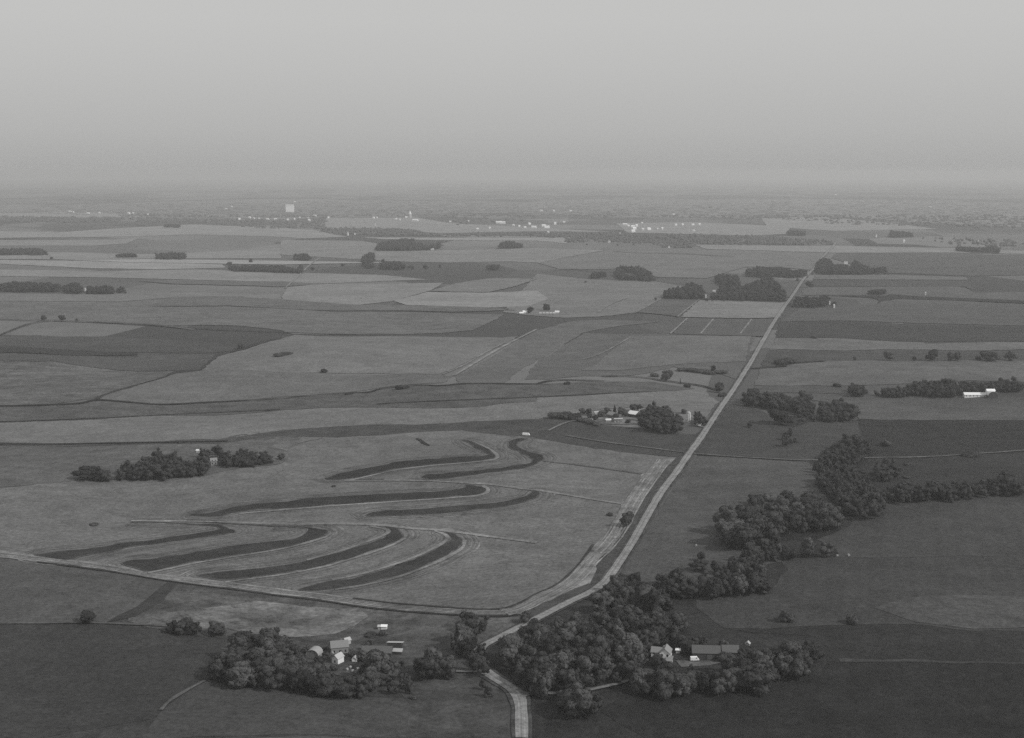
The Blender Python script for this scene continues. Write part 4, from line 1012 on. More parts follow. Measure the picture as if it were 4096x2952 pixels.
lone(P('b2', (720, 915)), 12, 'bush', "wide low bush in the rough pasture", 2.4)
lone(P('b2', (1040, 1400)), 12, 'bush', "dark low bush near the frame foot by the grove", 1.6)
for (X, Yb, Hh, w, lb) in ((1909, 128, 26, 1.0, "lone hedgerow tree on the diagonal hedge line"),):
    lone(P('m1', (X, Yb)), Hh, 'round', lb, w)
lone(P('m2', (380, 338)), 13, 'bush', "small tree on the edge of the triangular field", 1.1)
lone(P('m2', (1070, 480)), 14, 'bush', "dark bush on the winding ditch", 1.9)
lone(P('m2', (590, 530)), 8, 'bush', "low brush on the winding ditch further west", 3.0)
lone(P('m2', (460, 1350)), 7, 'bush', "tiny bush on the crest of the terraced field", 1.4)
lone(P('m1', (2165, 672)), 6, 'bush', "flat dark brush on the pale field", 3.5)
lone(P('m2', (40, 185)), 9, 'bush', "flat dark brush patch in the large pale field", 4.5)
lone(P('m1', (605, 1690)), 8, 'bush', "small dark brush on the terraced field at the west", 2.5)

# --- middle-distance groves
for (tile, X, Yb, Hh, wf, lb) in (('t1', 165, 1512, 22, 1.3, "round tree at the west edge of the far field line"), ('t1', 335, 1515, 24, 1.1, "second tree on the far western field line"), ('t1', 460, 1522, 14, 1.0, "smallest of three trees on the western field line"),
        ('t1', 1810, 1022, 14, 1.5, "round tree above the west end of the low windbreak"), ('t1', 2000, 1000, 17, .9, "slim tree above the low windbreak"), ('t2', 175, 1062, 20, 1.1, "tree above the east end of the low windbreak"),
        ('t2', 280, 1066, 14, 1.5, "round tree past the east end of the low windbreak"), ('t2', 552, 1030, 13, 1.6, "single round tree west of the clump of tall trees"), ('t2', 1280, 1058, 20, 1.2, "round tree east of the oval grove"),
        ('t2', 1410, 1048, 14, .8, "slim tree further east of the oval grove"), ('t2', 1152, 1048, 13, 1.7, "low tree touching the oval grove"), ('t2', 905, 1000, 16, 1.0, "faint tree above the oval grove"),
        ('t2', 2005, 1420, 8, 1.4, "tiny dark tree just west of the white farm"), ('t2', 2205, 1448, 27, 1.0, "dark tree beside the white hoops of the white farm"), ('t3', 85, 1425, 30, 1.0, "dark round tree behind the white farm sheds"),
        ('t3', 430, 1180, 9, 1.3, "tiny tree below the small dark clump"), ('t1', 235, 968, 9, 1.4, "small dark tree by the far west edge"), ('t4', 365, 1218, 24, 1.2, "dark tree touching the east side of the straight road"),
        ('t4', 588, 1378, 18, 1.1, "small tree beside the tiny white farm building"), ('t4', 262, 1165, 14, 1.0, "small tree west of the straight road below the grove"), ('t3', 1535, 515, 6, 1.5, "tiny far tree in the hazy country")):
    lone(P(tile, (X, Yb)), Hh, 'round', lb, wf)
far = [
 (P('t1', (-240, 1180), (115, 1175), (310, 1190), (320, 1255), (-240, 1255)), 14, "tree of the western windbreak", "trees of the western windbreak"),
 (P('t1', (335, 1210), (400, 1190), (470, 1195), (520, 1250), (500, 1268), (345, 1262)), 13, "tree behind the white house of the western windbreak", "trees behind the white house"),
 (P('t1', (540, 1200), (600, 1215), (700, 1205), (800, 1225), (795, 1275), (550, 1275)), 12, "tree in the east part of the western windbreak", "trees of the windbreak east part"),
 (P('t1', (820, 1225), (865, 1225), (865, 1258), (820, 1258)), 9, "small tree detached from the western windbreak", "windbreak outlier"),
 (P('t1', (1770, 1045), (1850, 1025), (2268, 1025), 't2', (100, 1050), (200, 1065), (190, 1095), 't1', (2268, 1085), (1850, 1075)), 11, "tree of the long low windbreak", "trees of the long low windbreak"),
 (P('t2', (105, 975), (130, 930), (240, 930), (265, 975)), 13, "tree of the small square grove", "trees of the small square grove"),
 (P('t2', (700, 985), (740, 940), (780, 915), (840, 925), (820, 1000), (830, 1040), (760, 1048), (735, 1010)), 15, "tree of the tall narrow clump", "trees of the tall narrow clump"),
 (P('t2', (862, 1045), (880, 1000), (1000, 990), (1080, 1000), (1115, 1045), (1080, 1060), (900, 1055)), 14, "tree of the oval grove", "trees of the oval grove"),
 (P('t2', (835, 890), (860, 830), (1000, 800), (1060, 785), (1180, 795), (1210, 890)), 16, "tree of the large far grove", "trees of the large far grove"),
 (P('t2', (1200, 830), (1240, 830), (1260, 860), (1400, 825), (1420, 870), (1300, 880), (1200, 885)), 12, "tree beside the large far grove", "trees beside the large far grove"),
 (P('t2', (1915, 875), (1950, 825), (2000, 805), (2140, 835), (2150, 865)), 14, "tree of the small pointed far grove", "trees of the pointed far grove"),
 (P('t2', (1790, 1055), (1850, 1030), (1930, 1020), (1945, 1060)), 10, "tree of the faint small clump", "trees of the faint small clump"),
 (P('t3', (465, 1135), (480, 1095), (600, 1085), (610, 1118), (520, 1138)), 10, "tree of the small dark clump", "trees of the small dark clump"),
 (P('t3', (690, 1130), (690, 1045), (760, 1030), (900, 1035), (980, 1065), (1030, 1110), (1020, 1165), (930, 1165), (880, 1120), (870, 1085), (770, 1080), (770, 1100), (880, 1125), (930, 1160), (730, 1145)), 12, "tree of the ring-shaped grove", "trees of the ring-shaped grove"),
 (P('t3', (1570, 1170), (1580, 1115), (1650, 1105), (1780, 1110), (1800, 1200), (1640, 1200)), 13, "tree of the middle grove behind the long grove", "trees of the middle grove"),
 (P('t3', (1830, 1120), (1860, 1055), (1950, 1040), (2180, 1045), (2268, 1070), 't4', (340, 1060), (345, 1125), (30, 1140), 't3', (2268, 1125)), 14, "tree of the broad belt west of the straight road", "trees of the broad belt"),
 (P('t3', (1095, 1310), (1150, 1245), (1290, 1215), (1370, 1175), (1440, 1195), (1480, 1250), (1480, 1325)), 14, "tree at the west end of the long dark grove", "trees of the long grove west end"),
 (P('t3', (1490, 1325), (1500, 1290), (1600, 1270), (1610, 1210), (1830, 1200), (1900, 1180), (2060, 1130), (2130, 1180), (2180, 1230), (2268, 1240), 't4', (150, 1250), (170, 1340), 't3', (2200, 1350), (1900, 1340)), 14, "tree of the long dark grove", "trees of the long dark grove"),
 (P('t4', (410, 1100), (420, 1010), (480, 955), (540, 965), (560, 1010), (740, 1030), (760, 970), (820, 1010), (850, 1045), (1040, 1045), (1055, 1075), (850, 1105), (560, 1100)), 14, "tree of the grove east of the straight road", "trees of the grove east of the road"),
 (P('t4', (215, 1385), (240, 1310), (330, 1300), (440, 1310), (530, 1295), (545, 1380), (400, 1398)), 14, "tree of the dark grove touching the straight road", "trees of the grove touching the road"),
 (P('t4', (870, 1255), (960, 1245), (1045, 1255), (1045, 1275), (900, 1270)), 9, "low tree of the thin hedge beyond the small farm", "trees of the thin hedge"),
 (P('t4', (1070, 770), (1095, 722), (1280, 740), (1285, 765)), 16, "tree of the small far eastern grove", "trees of the far eastern grove"),
 (P('t4', (1640, 890), (1680, 860), (1900, 870), (1960, 850), (2050, 860), (2060, 915), (1800, 905)), 14, "tree round the far eastern farm", "trees round the far eastern farm"),
 (P('t4', (145, 752), (200, 720), (330, 730), (335, 755)), 14, "tree of the belt by the far pale field", "trees by the far pale field"),
 (P('t1', (-240, 880), (115, 880), (190, 905), (180, 925), (-240, 925)), 14, "tree of the grove at the far west edge", "trees at the far west edge"),
 (P('t1', (1155, 925), (1300, 915), (1430, 930), (1400, 965), (1180, 965)), 13, "faint tree of the hazy western clump", "trees of the hazy western clump"),
 (P('t1', (800, 930), (980, 920), (1000, 945), (820, 950)), 10, "faint tree in the hazy western fields", "faint western trees"),
 (P('t1', (1230, 665), (1370, 660), (1370, 685), (1240, 680)), 14, "far tree in front of the bright field", "far trees at the bright field"),
]
for px, h, lb, gp in far:
    grove(px, h, lb, gp, sp=h * .85)

for tile, X, Yb, n_, sx in (('t3', 1300, 1330, 5, 260), ('t3', 1800, 1345, 4, 300), ('t2', 1000, 892, 5, 260), ('t2', 980, 1062, 5, 200), ('t1', 600, 1275, 5, 330), ('t4', 700, 1108, 6, 360), ('t4', 380, 1395, 4, 200), ('t3', 2000, 1135, 4, 250), ('t3', 850, 1160, 4, 220), ('m4', 1300, 545, 8, 620), ('t3', 900, 845, 6, 700), ('t2', 1700, 772, 6, 560)):
    for k in range(n_):
        px_ = P(tile, (X + rnd.uniform(-sx, sx), Yb + rnd.uniform(-4, 3)))[0]
        x_, y_ = at(*px_)
        req(x_, y_, rnd.uniform(5, 10), 1.3, 'round', "small tree straying from a far grove", "small trees straying from the far groves", False)
# largest ones stand as individuals, the rest of each wood joins one mass
REQ.sort(key=lambda r: -r['h'] / r['d'])
indiv, rest = [], []
cnt = {'tree': 0, 'bush': 0}
n_own = sum(1 for r in REQ if r['own'] and r['kind'] != 'bush')
for r in REQ:
    c = 'bush' if r['kind'] == 'bush' else 'tree'
    if r['own'] or cnt[c] < (292 - n_own if c == 'tree' else 60):
        if not r['own']:
            cnt[c] += 1
        indiv.append(r)
    else:
        rest.append(r)
print("TREES", len(REQ), "individual", len(indiv), "mass", len(rest))
for i, r in enumerate(indiv):
    kd = r['kind']
    cm, tm = VAR[kd][rnd.randrange(len(VAR[kd]))]
    s = r['h'] / NOM[kd]
    e = link(NAME[kd], None)
    e.location = (r['x'], r['y'], th(r['x'], r['y']))
    e.rotation_euler = (0, 0, rnd.uniform(0, 6.283))
    e.scale = (s * r['wf'], s * r['wf'], s)
    tag(e, r['label'], 'bush' if kd == 'bush' else 'tree', r['group'])
    c = link("crown", cm, None, e)
    t = link("trunk" if kd != 'bush' else "stem", tm, None, e)

def mass(name, items, label, m):
    Vs, Fs, off = [], [], 0
    for (V, Fc, x, y, z, sx, sz) in items:
        a = rnd.uniform(0, 6.283); c, s_ = math.cos(a), math.sin(a)
        W = np.stack([(V[:, 0] * c - V[:, 1] * s_) * sx + x, (V[:, 0] * s_ + V[:, 1] * c) * sx + y, V[:, 2] * sz + z], 1)
        Vs.append(W); Fs.append(Fc + off); off += len(W)
    me = mesh_np(name, np.concatenate(Vs), np.concatenate(Fs))
    return tag(link(name, me, m), label, kind='stuff')
items = []
for r in rest:
    V, Fc = LOW[r['kind']][rnd.randrange(4)]
    s = r['h'] / NOM[r['kind']]
    items.append((V, Fc, r['x'], r['y'], th(r['x'], r['y']), s * r['wf'] * 1.05, s))
if items:
    mass("woodland_trees", items, "remaining trees of the far woods and windbreaks", M_LEAF['round'])

# far wooded country and the town's trees
bands = [(P('t1', (-240, 590), (860, 600), (860, 650), (-240, 640)), 330), (P('t1', (1000, 600), (2268, 625), (2268, 700), (2000, 690), (1500, 645), (1000, 640)), 420),
         (P('t2', (0, 630), (400, 600), (400, 690), (0, 700)), 150), (P('t2', (300, 695), (1100, 700), (1340, 750), (2268, 735), (2268, 765), (1300, 765), (900, 760), (450, 750)), 480),
         (P('t3', (0, 735), (500, 735), (1000, 760), (1400, 750), (1900, 765), (2268, 780), (2268, 842), (1400, 842), (1000, 830), (500, 820), (260, 820), (260, 790), (0, 768)), 820),
         (P('t4', (40, 790), (340, 795), (560, 815), (560, 842), (0, 845)), 130), (P('t3', (1080, 840), (1400, 840), (1380, 870), (1100, 870)), 60),
         (P('t2', (0, 460), (1000, 440), (2268, 470), (2268, 590), (1100, 585), (0, 600)), 1300), (P('t3', (0, 400), (1000, 430), (2268, 430), (2268, 620), (1400, 600), (0, 580)), 1300),
         (P('t1', (200, 480), (1400, 470), (2268, 470), (2268, 600), (1000, 590), (0, 560)), 900), (P('t4', (0, 420), (2268, 440), (2268, 700), (600, 660), (0, 600)), 1500),
         (P('t1', (860, 575), (960, 575), (960, 620), (860, 620)), 20), (P('t3', (380, 560), (760, 555), (770, 595), (380, 590)), 60), (P('t2', (1500, 560), (2268, 560), (2268, 620), (1560, 670)), 60),
         (P('t4', (1300, 780), (2268, 800), (2268, 860), (1700, 850)), 70)]
items = []
vb, fb = ICO1
def blob_shape(seed):
    rs = np.random.RandomState(seed)
    V = []; Fs = []; off = 0
    for k in range(3):
        v, f = lobe((rs.randn() * .55, rs.randn() * .55, .3 + .25 * rs.rand()), (.75, .75, .6), rs, ICO1, .5)
        V.append(v); Fs.append(f + off); off += len(v)
    return np.concatenate(V), np.concatenate(Fs)
BL = [blob_shape(k) for k in range(6)]
for poly, n in bands:
    xs = [q[0] for q in poly]; ys = [q[1] for q in poly]
    k = 0; tries = 0
    while k < n and tries < n * 30:
        tries += 1
        u, v = rnd.uniform(min(xs), max(xs)), rnd.uniform(min(ys), max(ys))
        if not inpoly(u, v, poly):
            continue
        k += 1
        x, y = at(u, v)
        dep = math.hypot(x, y)
        V, Fc = BL[rnd.randrange(6)]
        w = (3.2 + 5 * rnd.random()) * (1.0 if v > 860 else 1.7) * dep / F
        items.append((V, Fc, x, y, -1.0, w, rnd.uniform(7, 13) if v > 862 else rnd.uniform(2.5, 6)))
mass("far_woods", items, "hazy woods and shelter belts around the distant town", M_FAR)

# ------------------------------------------------------------------ buildings
M_WHITE = pmat("white_paint", .72, .1); M_PALE = pmat("pale_metal", .38, .25); M_GREY = pmat("grey_shingle", .2, .25, 3)
M_DARK = pmat("dark_boards", .06, .3, 3); M_ROOFD = pmat("dark_shingle", .095, .25, 3); M_GLASS = pmat("window_glass", .03, .05, 1, .2); M_CONC = pmat("pale_concrete", .26, .25)
MATS = dict(silo=pmat('silo_staves', .75, .1), white=M_WHITE, pale=M_PALE, grey=M_GREY, dark=M_DARK, droof=M_ROOFD, conc=M_CONC)

def bm_obj(name, bm, m, parent=None):
    me = bpy.data.meshes.new(name)
    bmesh.ops.recalc_face_normals(bm, faces=bm.faces[:])
    bm.to_mesh(me); bm.free()
    return link(name, me, m, parent)

def add_box(bm, c, s):
    r = bmesh.ops.create_cube(bm, size=1)
    bmesh.ops.scale(bm, vec=s, verts=r['verts'])
    bmesh.ops.translate(bm, vec=c, verts=r['verts'])

def prism(bm, prof, x0, x1):
    """closed profile (y,z) extruded along x"""
    a = [bm.verts.new((x0, p[0], p[1])) for p in prof]
    b = [bm.verts.new((x1, p[0], p[1])) for p in prof]
    bm.faces.new(a); bm.faces.new(b[::-1])
    n = len(prof)
    for i in range(n):
        bm.faces.new((a[i], a[(i + 1) % n], b[(i + 1) % n], b[i]))

def wing(parent, l, w, hw, hr, wall, roof, off=(0, 0), yaw=0, style='gable', wins=(0, 0), door=None, gwins=0):
    """one block: walls with gables, a roof of real thickness, windows and a door as parts"""
    M = Matrix.Translation((off[0], off[1], 0)) @ Matrix.Rotation(yaw, 4, 'Z')
    def put(o):
        o.matrix_local = M
        return o
    if style == 'gable':
        prof = [(-w / 2, -1.2), (w / 2, -1.2), (w / 2, hw), (0, hw + hr), (-w / 2, hw)]
        ridge = [(-w / 2, hw), (0, hw + hr), (w / 2, hw)]
    elif style == 'gambrel':
        ridge = [(-w / 2, hw), (-w * .36, hw + hr * .62), (0, hw + hr), (w * .36, hw + hr * .62), (w / 2, hw)]
        prof = [(-w / 2, -1.2), (w / 2, -1.2)] + ridge[::-1]
    elif style == 'arch':
        ridge = [(-w / 2 * math.cos(t), hw + hr * math.sin(t)) for t in np.linspace(0, math.pi, 9)]
        prof = [(-w / 2, -1.2), (w / 2, -1.2)] + ridge[::-1]
    else:
        ridge = [(-w / 2, hw), (w / 2, hw + hr)]
        prof = [(-w / 2, -1.2), (w / 2, -1.2), (w / 2, hw + hr), (-w / 2, hw)]
    bm = bmesh.new(); prism(bm, prof, -l / 2, l / 2)
    wo = put(bm_obj("wall", bm, MATS[wall], parent))
    bm = bmesh.new()
    ov = .45
    if style in ('gable', 'lean'):
        r2 = list(ridge)
        d0 = Vector((ridge[0][0] - ridge[1][0], ridge[0][1] - ridge[1][1])).normalized() * ov
        d1 = Vector((ridge[-1][0] - ridge[-2][0], ridge[-1][1] - ridge[-2][1])).normalized() * ov
        r2[0] = (ridge[0][0] + d0.x, ridge[0][1] + d0.y); r2[-1] = (ridge[-1][0] + d1.x, ridge[-1][1] + d1.y)
    else:
        r2 = ridge
    up = [(p[0] * 1.01, p[1] + .28) for p in r2]
    dn = [(p[0], p[1] + .02) for p in r2]
    prism(bm, dn + up[::-1], -l / 2 - ov, l / 2 + ov)
    put(bm_obj("roof", bm, MATS[roof], parent))
    def win(c, s, nm="window", mm=M_GLASS):
        bm = bmesh.new(); add_box(bm, c, s)
        o = put(bm_obj(nm, bm, mm, parent))
        return o
    for side in (-1, 1):
        for k in range(wins[0]):
            for fl in range(wins[1]):
                win((-l / 2 + l * (k + .5) / wins[0], side * (w / 2 + .02), 1.7 + fl * 2.8), (1.0, .16, 1.5))
        for k in range(gwins):
            for fl in range(max(1, wins[1])):
                win((side * (l / 2 + .02), -w / 2 + w * (k + .5) / gwins, 1.7 + fl * 2.8), (.16, 1.0, 1.5))
    if door:
        win((door[0], -w / 2 - .03, door[2] / 2), (door[1], .2, door[2]), "door", M_DARK if wall != 'dark' else M_ROOFD)
    return wo

def building(name, label, px, wings, yaw=0.0, cat='building', group=None, extra=None):
    x, y = at(*px[0])
    e = link(name, None)
    e.location = (x, y, th(x, y) + .5)
    e.rotation_euler = (0, 0, yaw)
    tag(e, label, cat, group)
    for w in wings:
        wing(e, **w)
    if extra:
        extra(e)
    return e

def chimney(x, y, z, h=1.8):
    def f(e):
        bm = bmesh.new(); add_box(bm, (x, y, z + h / 2), (.8, .8, h)); bm_obj("chimney", bm, M_GREY, e)
    return f

# near farm with the white farmhouse
building("farmhouse", "white two-storey farmhouse with grey roof behind dark trees", P('b3', (1003, 1105)),
         [dict(l=9.0, w=6.6, hw=5.6, hr=2.9, wall='white', roof='grey', yaw=R(80), wins=(3, 2), gwins=2, door=(1.5, 1.0, 2.1)),
          dict(l=6.5, w=6.0, hw=5.0, hr=2.4, wall='white', roof='grey', off=(-5.2, 2.0), yaw=R(-10), wins=(2, 2), gwins=1),
          dict(l=3.4, w=6.0, hw=2.7, hr=.9, wall='white', roof='grey', off=(2.0, -6.4), yaw=R(-10), style='lean', wins=(1, 1))], R(-4), 'house', extra=chimney(-1.0, 1.2, 6.9))
building("barn", "long low dark barn with a grey roof beyond the pale yard", P('b3', (1318, 1082)), [dict(l=17, w=9, hw=4.0, hr=3.4, wall='dark', roof='droof', wins=(3, 1), door=(2, 3.2, 3.0))], R(-5), 'barn')
building("barn", "second dark barn half hidden by the grove", P('b3', (1505, 1075)), [dict(l=10, w=8, hw=3.8, hr=3.2, wall='dark', roof='droof', door=(0, 2.6, 2.8))], R(-3), 'barn')
building("shed", "tiny pale shed beside the white farmhouse", P('b3', (1100, 1047)), [dict(l=2.6, w=2.2, hw=1.9, hr=.7, wall='pale', roof='white')], R(-8), 'shed')
building("shed", "small pale tent-shaped hut at the grove edge by the east field", P('b3', (1645, 985)), [dict(l=2.4, w=2.6, hw=.8, hr=1.2, wall='pale', roof='pale')], R(70), 'hut')
# white van in the yard
def vehicle(label, px, yaw, l=5.2, w=2.1, h=2.3, colour='white', box=True):
    x, y = at(*px[0])
    e = link("parked_van" if box else "parked_truck", None)
    e.location = (x, y, th(x, y) + float(lift(2.4, x, y))); e.rotation_euler = (0, 0, yaw)
    tag(e, label, 'van' if box else 'truck')
    prof = [(-l / 2, .45), (l / 2, .45), (l / 2, 1.15), (l / 2 - .55, 1.25), (l / 2 - 1.1, h - .05), (l / 2 - 1.4, h), (-l / 2 + .1, h), (-l / 2, h - .15)] if box else \
           [(-l / 2, .55), (l / 2, .55), (l / 2, 1.2), (l / 2 - 1.2, 1.3), (l / 2 - 1.6, h), (l / 2 - 2.9, h), (l / 2 - 3.0, 1.3), (-l / 2, 1.3)]
    bm = bmesh.new()
    a = [bm.verts.new((p[0], -w / 2, p[1])) for p in prof]; b = [bm.verts.new((p[0], w / 2, p[1])) for p in prof]
    bm.faces.new(a); bm.faces.new(b[::-1])
    for i in range(len(prof)):
        j = (i + 1) % len(prof); bm.faces.new((a[i], a[j], b[j], b[i]))
    bmesh.ops.bevel(bm, geom=bm.edges[:], offset=.06, segments=1, affect='EDGES')
    bm_obj("body", bm, MATS[colour], e)
    for sx in (-1, 1):
        for sy in (-1, 1):
            bm = bmesh.new(); bmesh.ops.create_cone(bm, cap_ends=True, segments=12, radius1=.38, radius2=.38, depth=.25)
            o = bm_obj("wheel", bm, M_DARK, e)
            o.matrix_local = Matrix.Translation((sx * (l / 2 - .95), sy * (w / 2 - .05), .38)) @ Matrix.Rotation(math.pi / 2, 4, 'X')
    for sy in (-1, 1):
        bm = bmesh.new(); add_box(bm, (l / 2 - 1.75 if box else l / 2 - 2.2, sy * (w / 2 + .01), h - .55), (.8, .04, .5)); bm_obj("side_window", bm, M_GLASS, e)
    return e
vehicle("bright white van parked in the pale yard before the long barn", P('b3', (1230, 1112)), R(4), 5.4, 2.2, 2.6)
vehicle("white truck parked on the track above the S-shaped terrace strip", P('m2', (2172, 900)), R(-12), 8.5, 2.6, 2.9)
# farmyard inside the grove
building("shed", "pale square-roofed shed east of the farmyard", P('b2', (893, 1015)), [dict(l=9.5, w=8, hw=3.0, hr=2.2, wall='dark', roof='pale', style='lean')], R(177), 'shed')
building("shed", "low pale lean-to just below the square-roofed shed", P('b2', (902, 1058)), [dict(l=7, w=2.6, hw=2.0, hr=.8, wall='dark', roof='pale', style='lean')], R(-7), 'shed')
building("barn", "long low grey barn with a dark open front in the farmyard", P('b2', (752, 1068)), [dict(l=19, w=9, hw=3.2, hr=2.8, wall='dark', roof='droof', door=(0, 12, 2.6))], R(-3), 'barn')
building("house", "grey-roofed farmhouse in the farmyard grove", P('b2', (455, 1040)), [dict(l=11, w=8, hw=4.2, hr=3.2, wall='grey', roof='grey', wins=(3, 1), gwins=1, door=(1, 1, 2.1))], R(14), 'house', extra=chimney(1.5, .5, 6.4))
building("shed", "white tall-gabled shed in front of the grey-roofed farmhouse", P('b2', (445, 1125)), [dict(l=6.5, w=4.6, hw=3.6, hr=2.2, wall='white', roof='pale', gwins=1)], R(62), 'shed')
building("shed", "small pale shed at the peak above the farmhouse roof", P('b2', (515, 975)), [dict(l=4, w=3.4, hw=2.4, hr=1.4, wall='pale', roof='pale')], R(40), 'shed')
building("shed", "small white hut at the farmyard centre", P('b2', (577, 1112)), [dict(l=3.6, w=3, hw=1.6, hr=1.3, wall='white', roof='pale')], R(85), 'hut')
building("quonset_shed", "round-roofed pale shed at the west side of the farmyard", P('b2', (262, 1075)), [dict(l=7, w=8.5, hw=1.6, hr=3.6, wall='grey', roof='conc', style='arch')], R(75), 'shed')
building("shed", "western of two small pale sheds in the rough pasture", P('b2', (778, 860)), [dict(l=3.4, w=2.6, hw=1.7, hr=.8, wall='pale', roof='pale')], R(0), 'shed')
building("shed", "eastern of two small pale sheds in the rough pasture", P('b2', (806, 860)), [dict(l=3.8, w=2.8, hw=1.8, hr=.9, wall='white', roof='white')], R(-4), 'shed')
# junk in the farmyard, pale bales
for k, (tl, X, Yb) in enumerate((('b2', 515, 1188), ('b2', 540, 1172), ('b2', 560, 1200), ('b2', 590, 1205), ('b2', 600, 1182), ('b2', 400, 1060), ('b2', 1472, 1085), ('b2', 1485, 1120), ('b2', 1490, 1150), ('m3', 600, 770), ('m3', 630, 768), ('m3', 690, 785), ('m3', 720, 782), ('m3', 755, 778), ('m3', 490, 762), ('m3', 790, 785), ('b3', 1240, 218), ('b4', 540, 298), ('b4', 628, 292))):
    x, y = at(*P(tl, (X, Yb))[0])
    bm = bmesh.new(); bmesh.ops.create_cone(bm, cap_ends=True, segments=12, radius1=.95, radius2=.95, depth=1.7)
    bmesh.ops.bevel(bm, geom=[e_ for e_ in bm.edges if abs(e_.verts[0].co.z - e_.verts[1].co.z) < .01], offset=.12, segments=1, affect='EDGES')
    o = bm_obj("hay_bale", bm, M_CONC)
    o.location = (x, y, th(x, y) + 1.2); o.rotation_euler = (math.pi / 2, 0, rnd.uniform(0, 3.1))
    tag(o, {'b2': "pale round bale lying near the farm grove", 'm3': "pale round bale in the yard of the silo farm", 'b3': "pale round bale alone in the creek pasture", 'b4': "pale round bale at the field corner by the round tree"}[tl], 'bale', {'b2': "bales near the farm grove", 'm3': "bales in the silo farm yard", 'b3': None, 'b4': "bales at the field corner"}[tl])

# silo farm
def silo(label, px, r, h, m='pale'):
    x, y = at(*px[0])
    e = link("silo", None); e.location = (x, y, th(x, y)); tag(e, label, 'silo')
    bm = bmesh.new(); bmesh.ops.create_cone(bm, cap_ends=True, segments=28, radius1=r, radius2=r, depth=h)
    bmesh.ops.translate(bm, vec=(0, 0, h / 2 - .3), verts=bm.verts[:]); bm_obj("body", bm, MATS[m], e)
    bm = bmesh.new(); bmesh.ops.create_uvsphere(bm, u_segments=28, v_segments=12, radius=r * 1.015)
    bmesh.ops.delete(bm, geom=[v for v in bm.verts if v.co.z < -.01], context='VERTS')
    bmesh.ops.translate(bm, vec=(0, 0, h - .28), verts=bm.verts[:]); bm_obj("dome", bm, M_PALE, e)
    for k in range(1, 8):
        bm = bmesh.new(); bmesh.ops.create_cone(bm, cap_ends=False, segments=28, radius1=r + .05, radius2=r + .05, depth=.15)
        bmesh.ops.translate(bm, vec=(0, 0, k * h / 8), verts=bm.verts[:]); bm_obj("hoop", bm, M_PALE, e)
    bm = bmesh.new(); add_box(bm, (r * .5, -r * .95, h / 2), (.7, .7, h * .96)); bm_obj("chute", bm, M_PALE, e)
silo("tall pale domed silo rising from the dark trees by the road", P('m3', (1343, 778)), 2.5, 11.2, 'silo')
building("barn", "barn with a bright white slanted roof at the silo farm", P('m3', (860, 728)), [dict(l=11.5, w=10, hw=3.4, hr=3.2, wall='dark', roof='white')], R(-38), 'barn')
building("house", "pale house with dark centre between white roof and tree block", P('m3', (932, 715)), [dict(l=8, w=6, hw=4.8, hr=2.2, wall='pale', roof='grey', wins=(2, 2)), dict(l=5, w=9, hw=3, hr=1.6, wall='white', roof='pale', off=(1.2, 2.5))], R(0), 'house')
building("barn", "grey-roofed barn in the middle of the silo farm", P('m3', (665, 735)), [dict(l=10, w=9, hw=3.4, hr=3, wall='grey', roof='grey')], R(-52), 'barn')
building("shed", "low pale shed in front of the middle barn", P('m3', (632, 770)), [dict(l=6, w=3, hw=1.8, hr=.9, wall='white', roof='white')], R(0), 'shed')
building("shed", "small pale shed among the western trees of the silo farm", P('m3', (524, 708)), [dict(l=5, w=3.4, hw=2.2, hr=1.2, wall='pale', roof='pale')], R(18), 'shed')
building("shed", "long low pale shed along the yard of the silo farm", P('m3', (720, 762)), [dict(l=10, w=3, hw=1.6, hr=.8, wall='grey', roof='pale')], R(4), 'shed')
building("shed", "small bright white shed beside the road below the silo", P('m3', (1432, 806)), [dict(l=5.2, w=3, hw=1.6, hr=.8, wall='white', roof='white')], 0, 'shed')
# long white shed and gambrel barn
building("poultry_shed", "long low bright white shed in front of the windbreak", P('m4', (1828, 553)), [dict(l=29, w=9, hw=3.0, hr=2.6, wall='white', roof='white', wins=(6, 1))], R(-2), 'shed')
building("gambrel_barn", "white-roofed barn with a round dark opening beside the long shed", P('m4', (1982, 560)), [dict(l=9, w=13, hw=3.2, hr=5.4, wall='dark', roof='white', style='arch', yaw=R(90)), dict(l=11, w=6, hw=8.2, hr=2.2, wall='white', roof='white', off=(0, 6.2))], R(0), 'barn')
# brushy farmstead house
building("house", "pale house half hidden in the brushy farmstead", P('m1', (1672, 1155)), [dict(l=6.5, w=6, hw=4.2, hr=2.6, wall='grey', roof='grey', wins=(2, 2), gwins=1)], R(20), 'house')
building("shed", "small white roof above the brushy farmstead", P('m1', (1540, 1045)), [dict(l=5, w=3, hw=1.8, hr=1, wall='white', roof='white')], R(-10), 'shed')
# white farm in the middle distance
building("shed", "bright white shed at the west side of the white farm", P('t2', (2165, 1448)), [dict(l=11, w=5, hw=3.2, hr=2.6, wall='white', roof='white')], R(8), 'shed')
building("shed", "lower white shed at the far west tip of the white farm", P('t2', (2128, 1455)), [dict(l=9, w=5, hw=2.4, hr=1.8, wall='pale', roof='white')], R(20), 'shed')
building("shed", "white end shed at the east tip of the white farm", P('t3', (178, 1448)), [dict(l=9, w=6, hw=3, hr=2.4, wall='white', roof='white')], R(-4), 'shed')
for k, X in enumerate((30, 62, 92, 122, 150)):
    building("shed", ["squat pale shed at the west of the white farm row", "second pale shed of the white farm row", "middle pale shed of the white farm row", "fourth upright pale shed of the white farm row", "last upright pale shed before the white end shed"][k],
             P('t3', (X, 1462)), [dict(l=4.6, w=7, hw=3.4, hr=2.0, wall='conc', roof='pale')], R(0), 'shed')

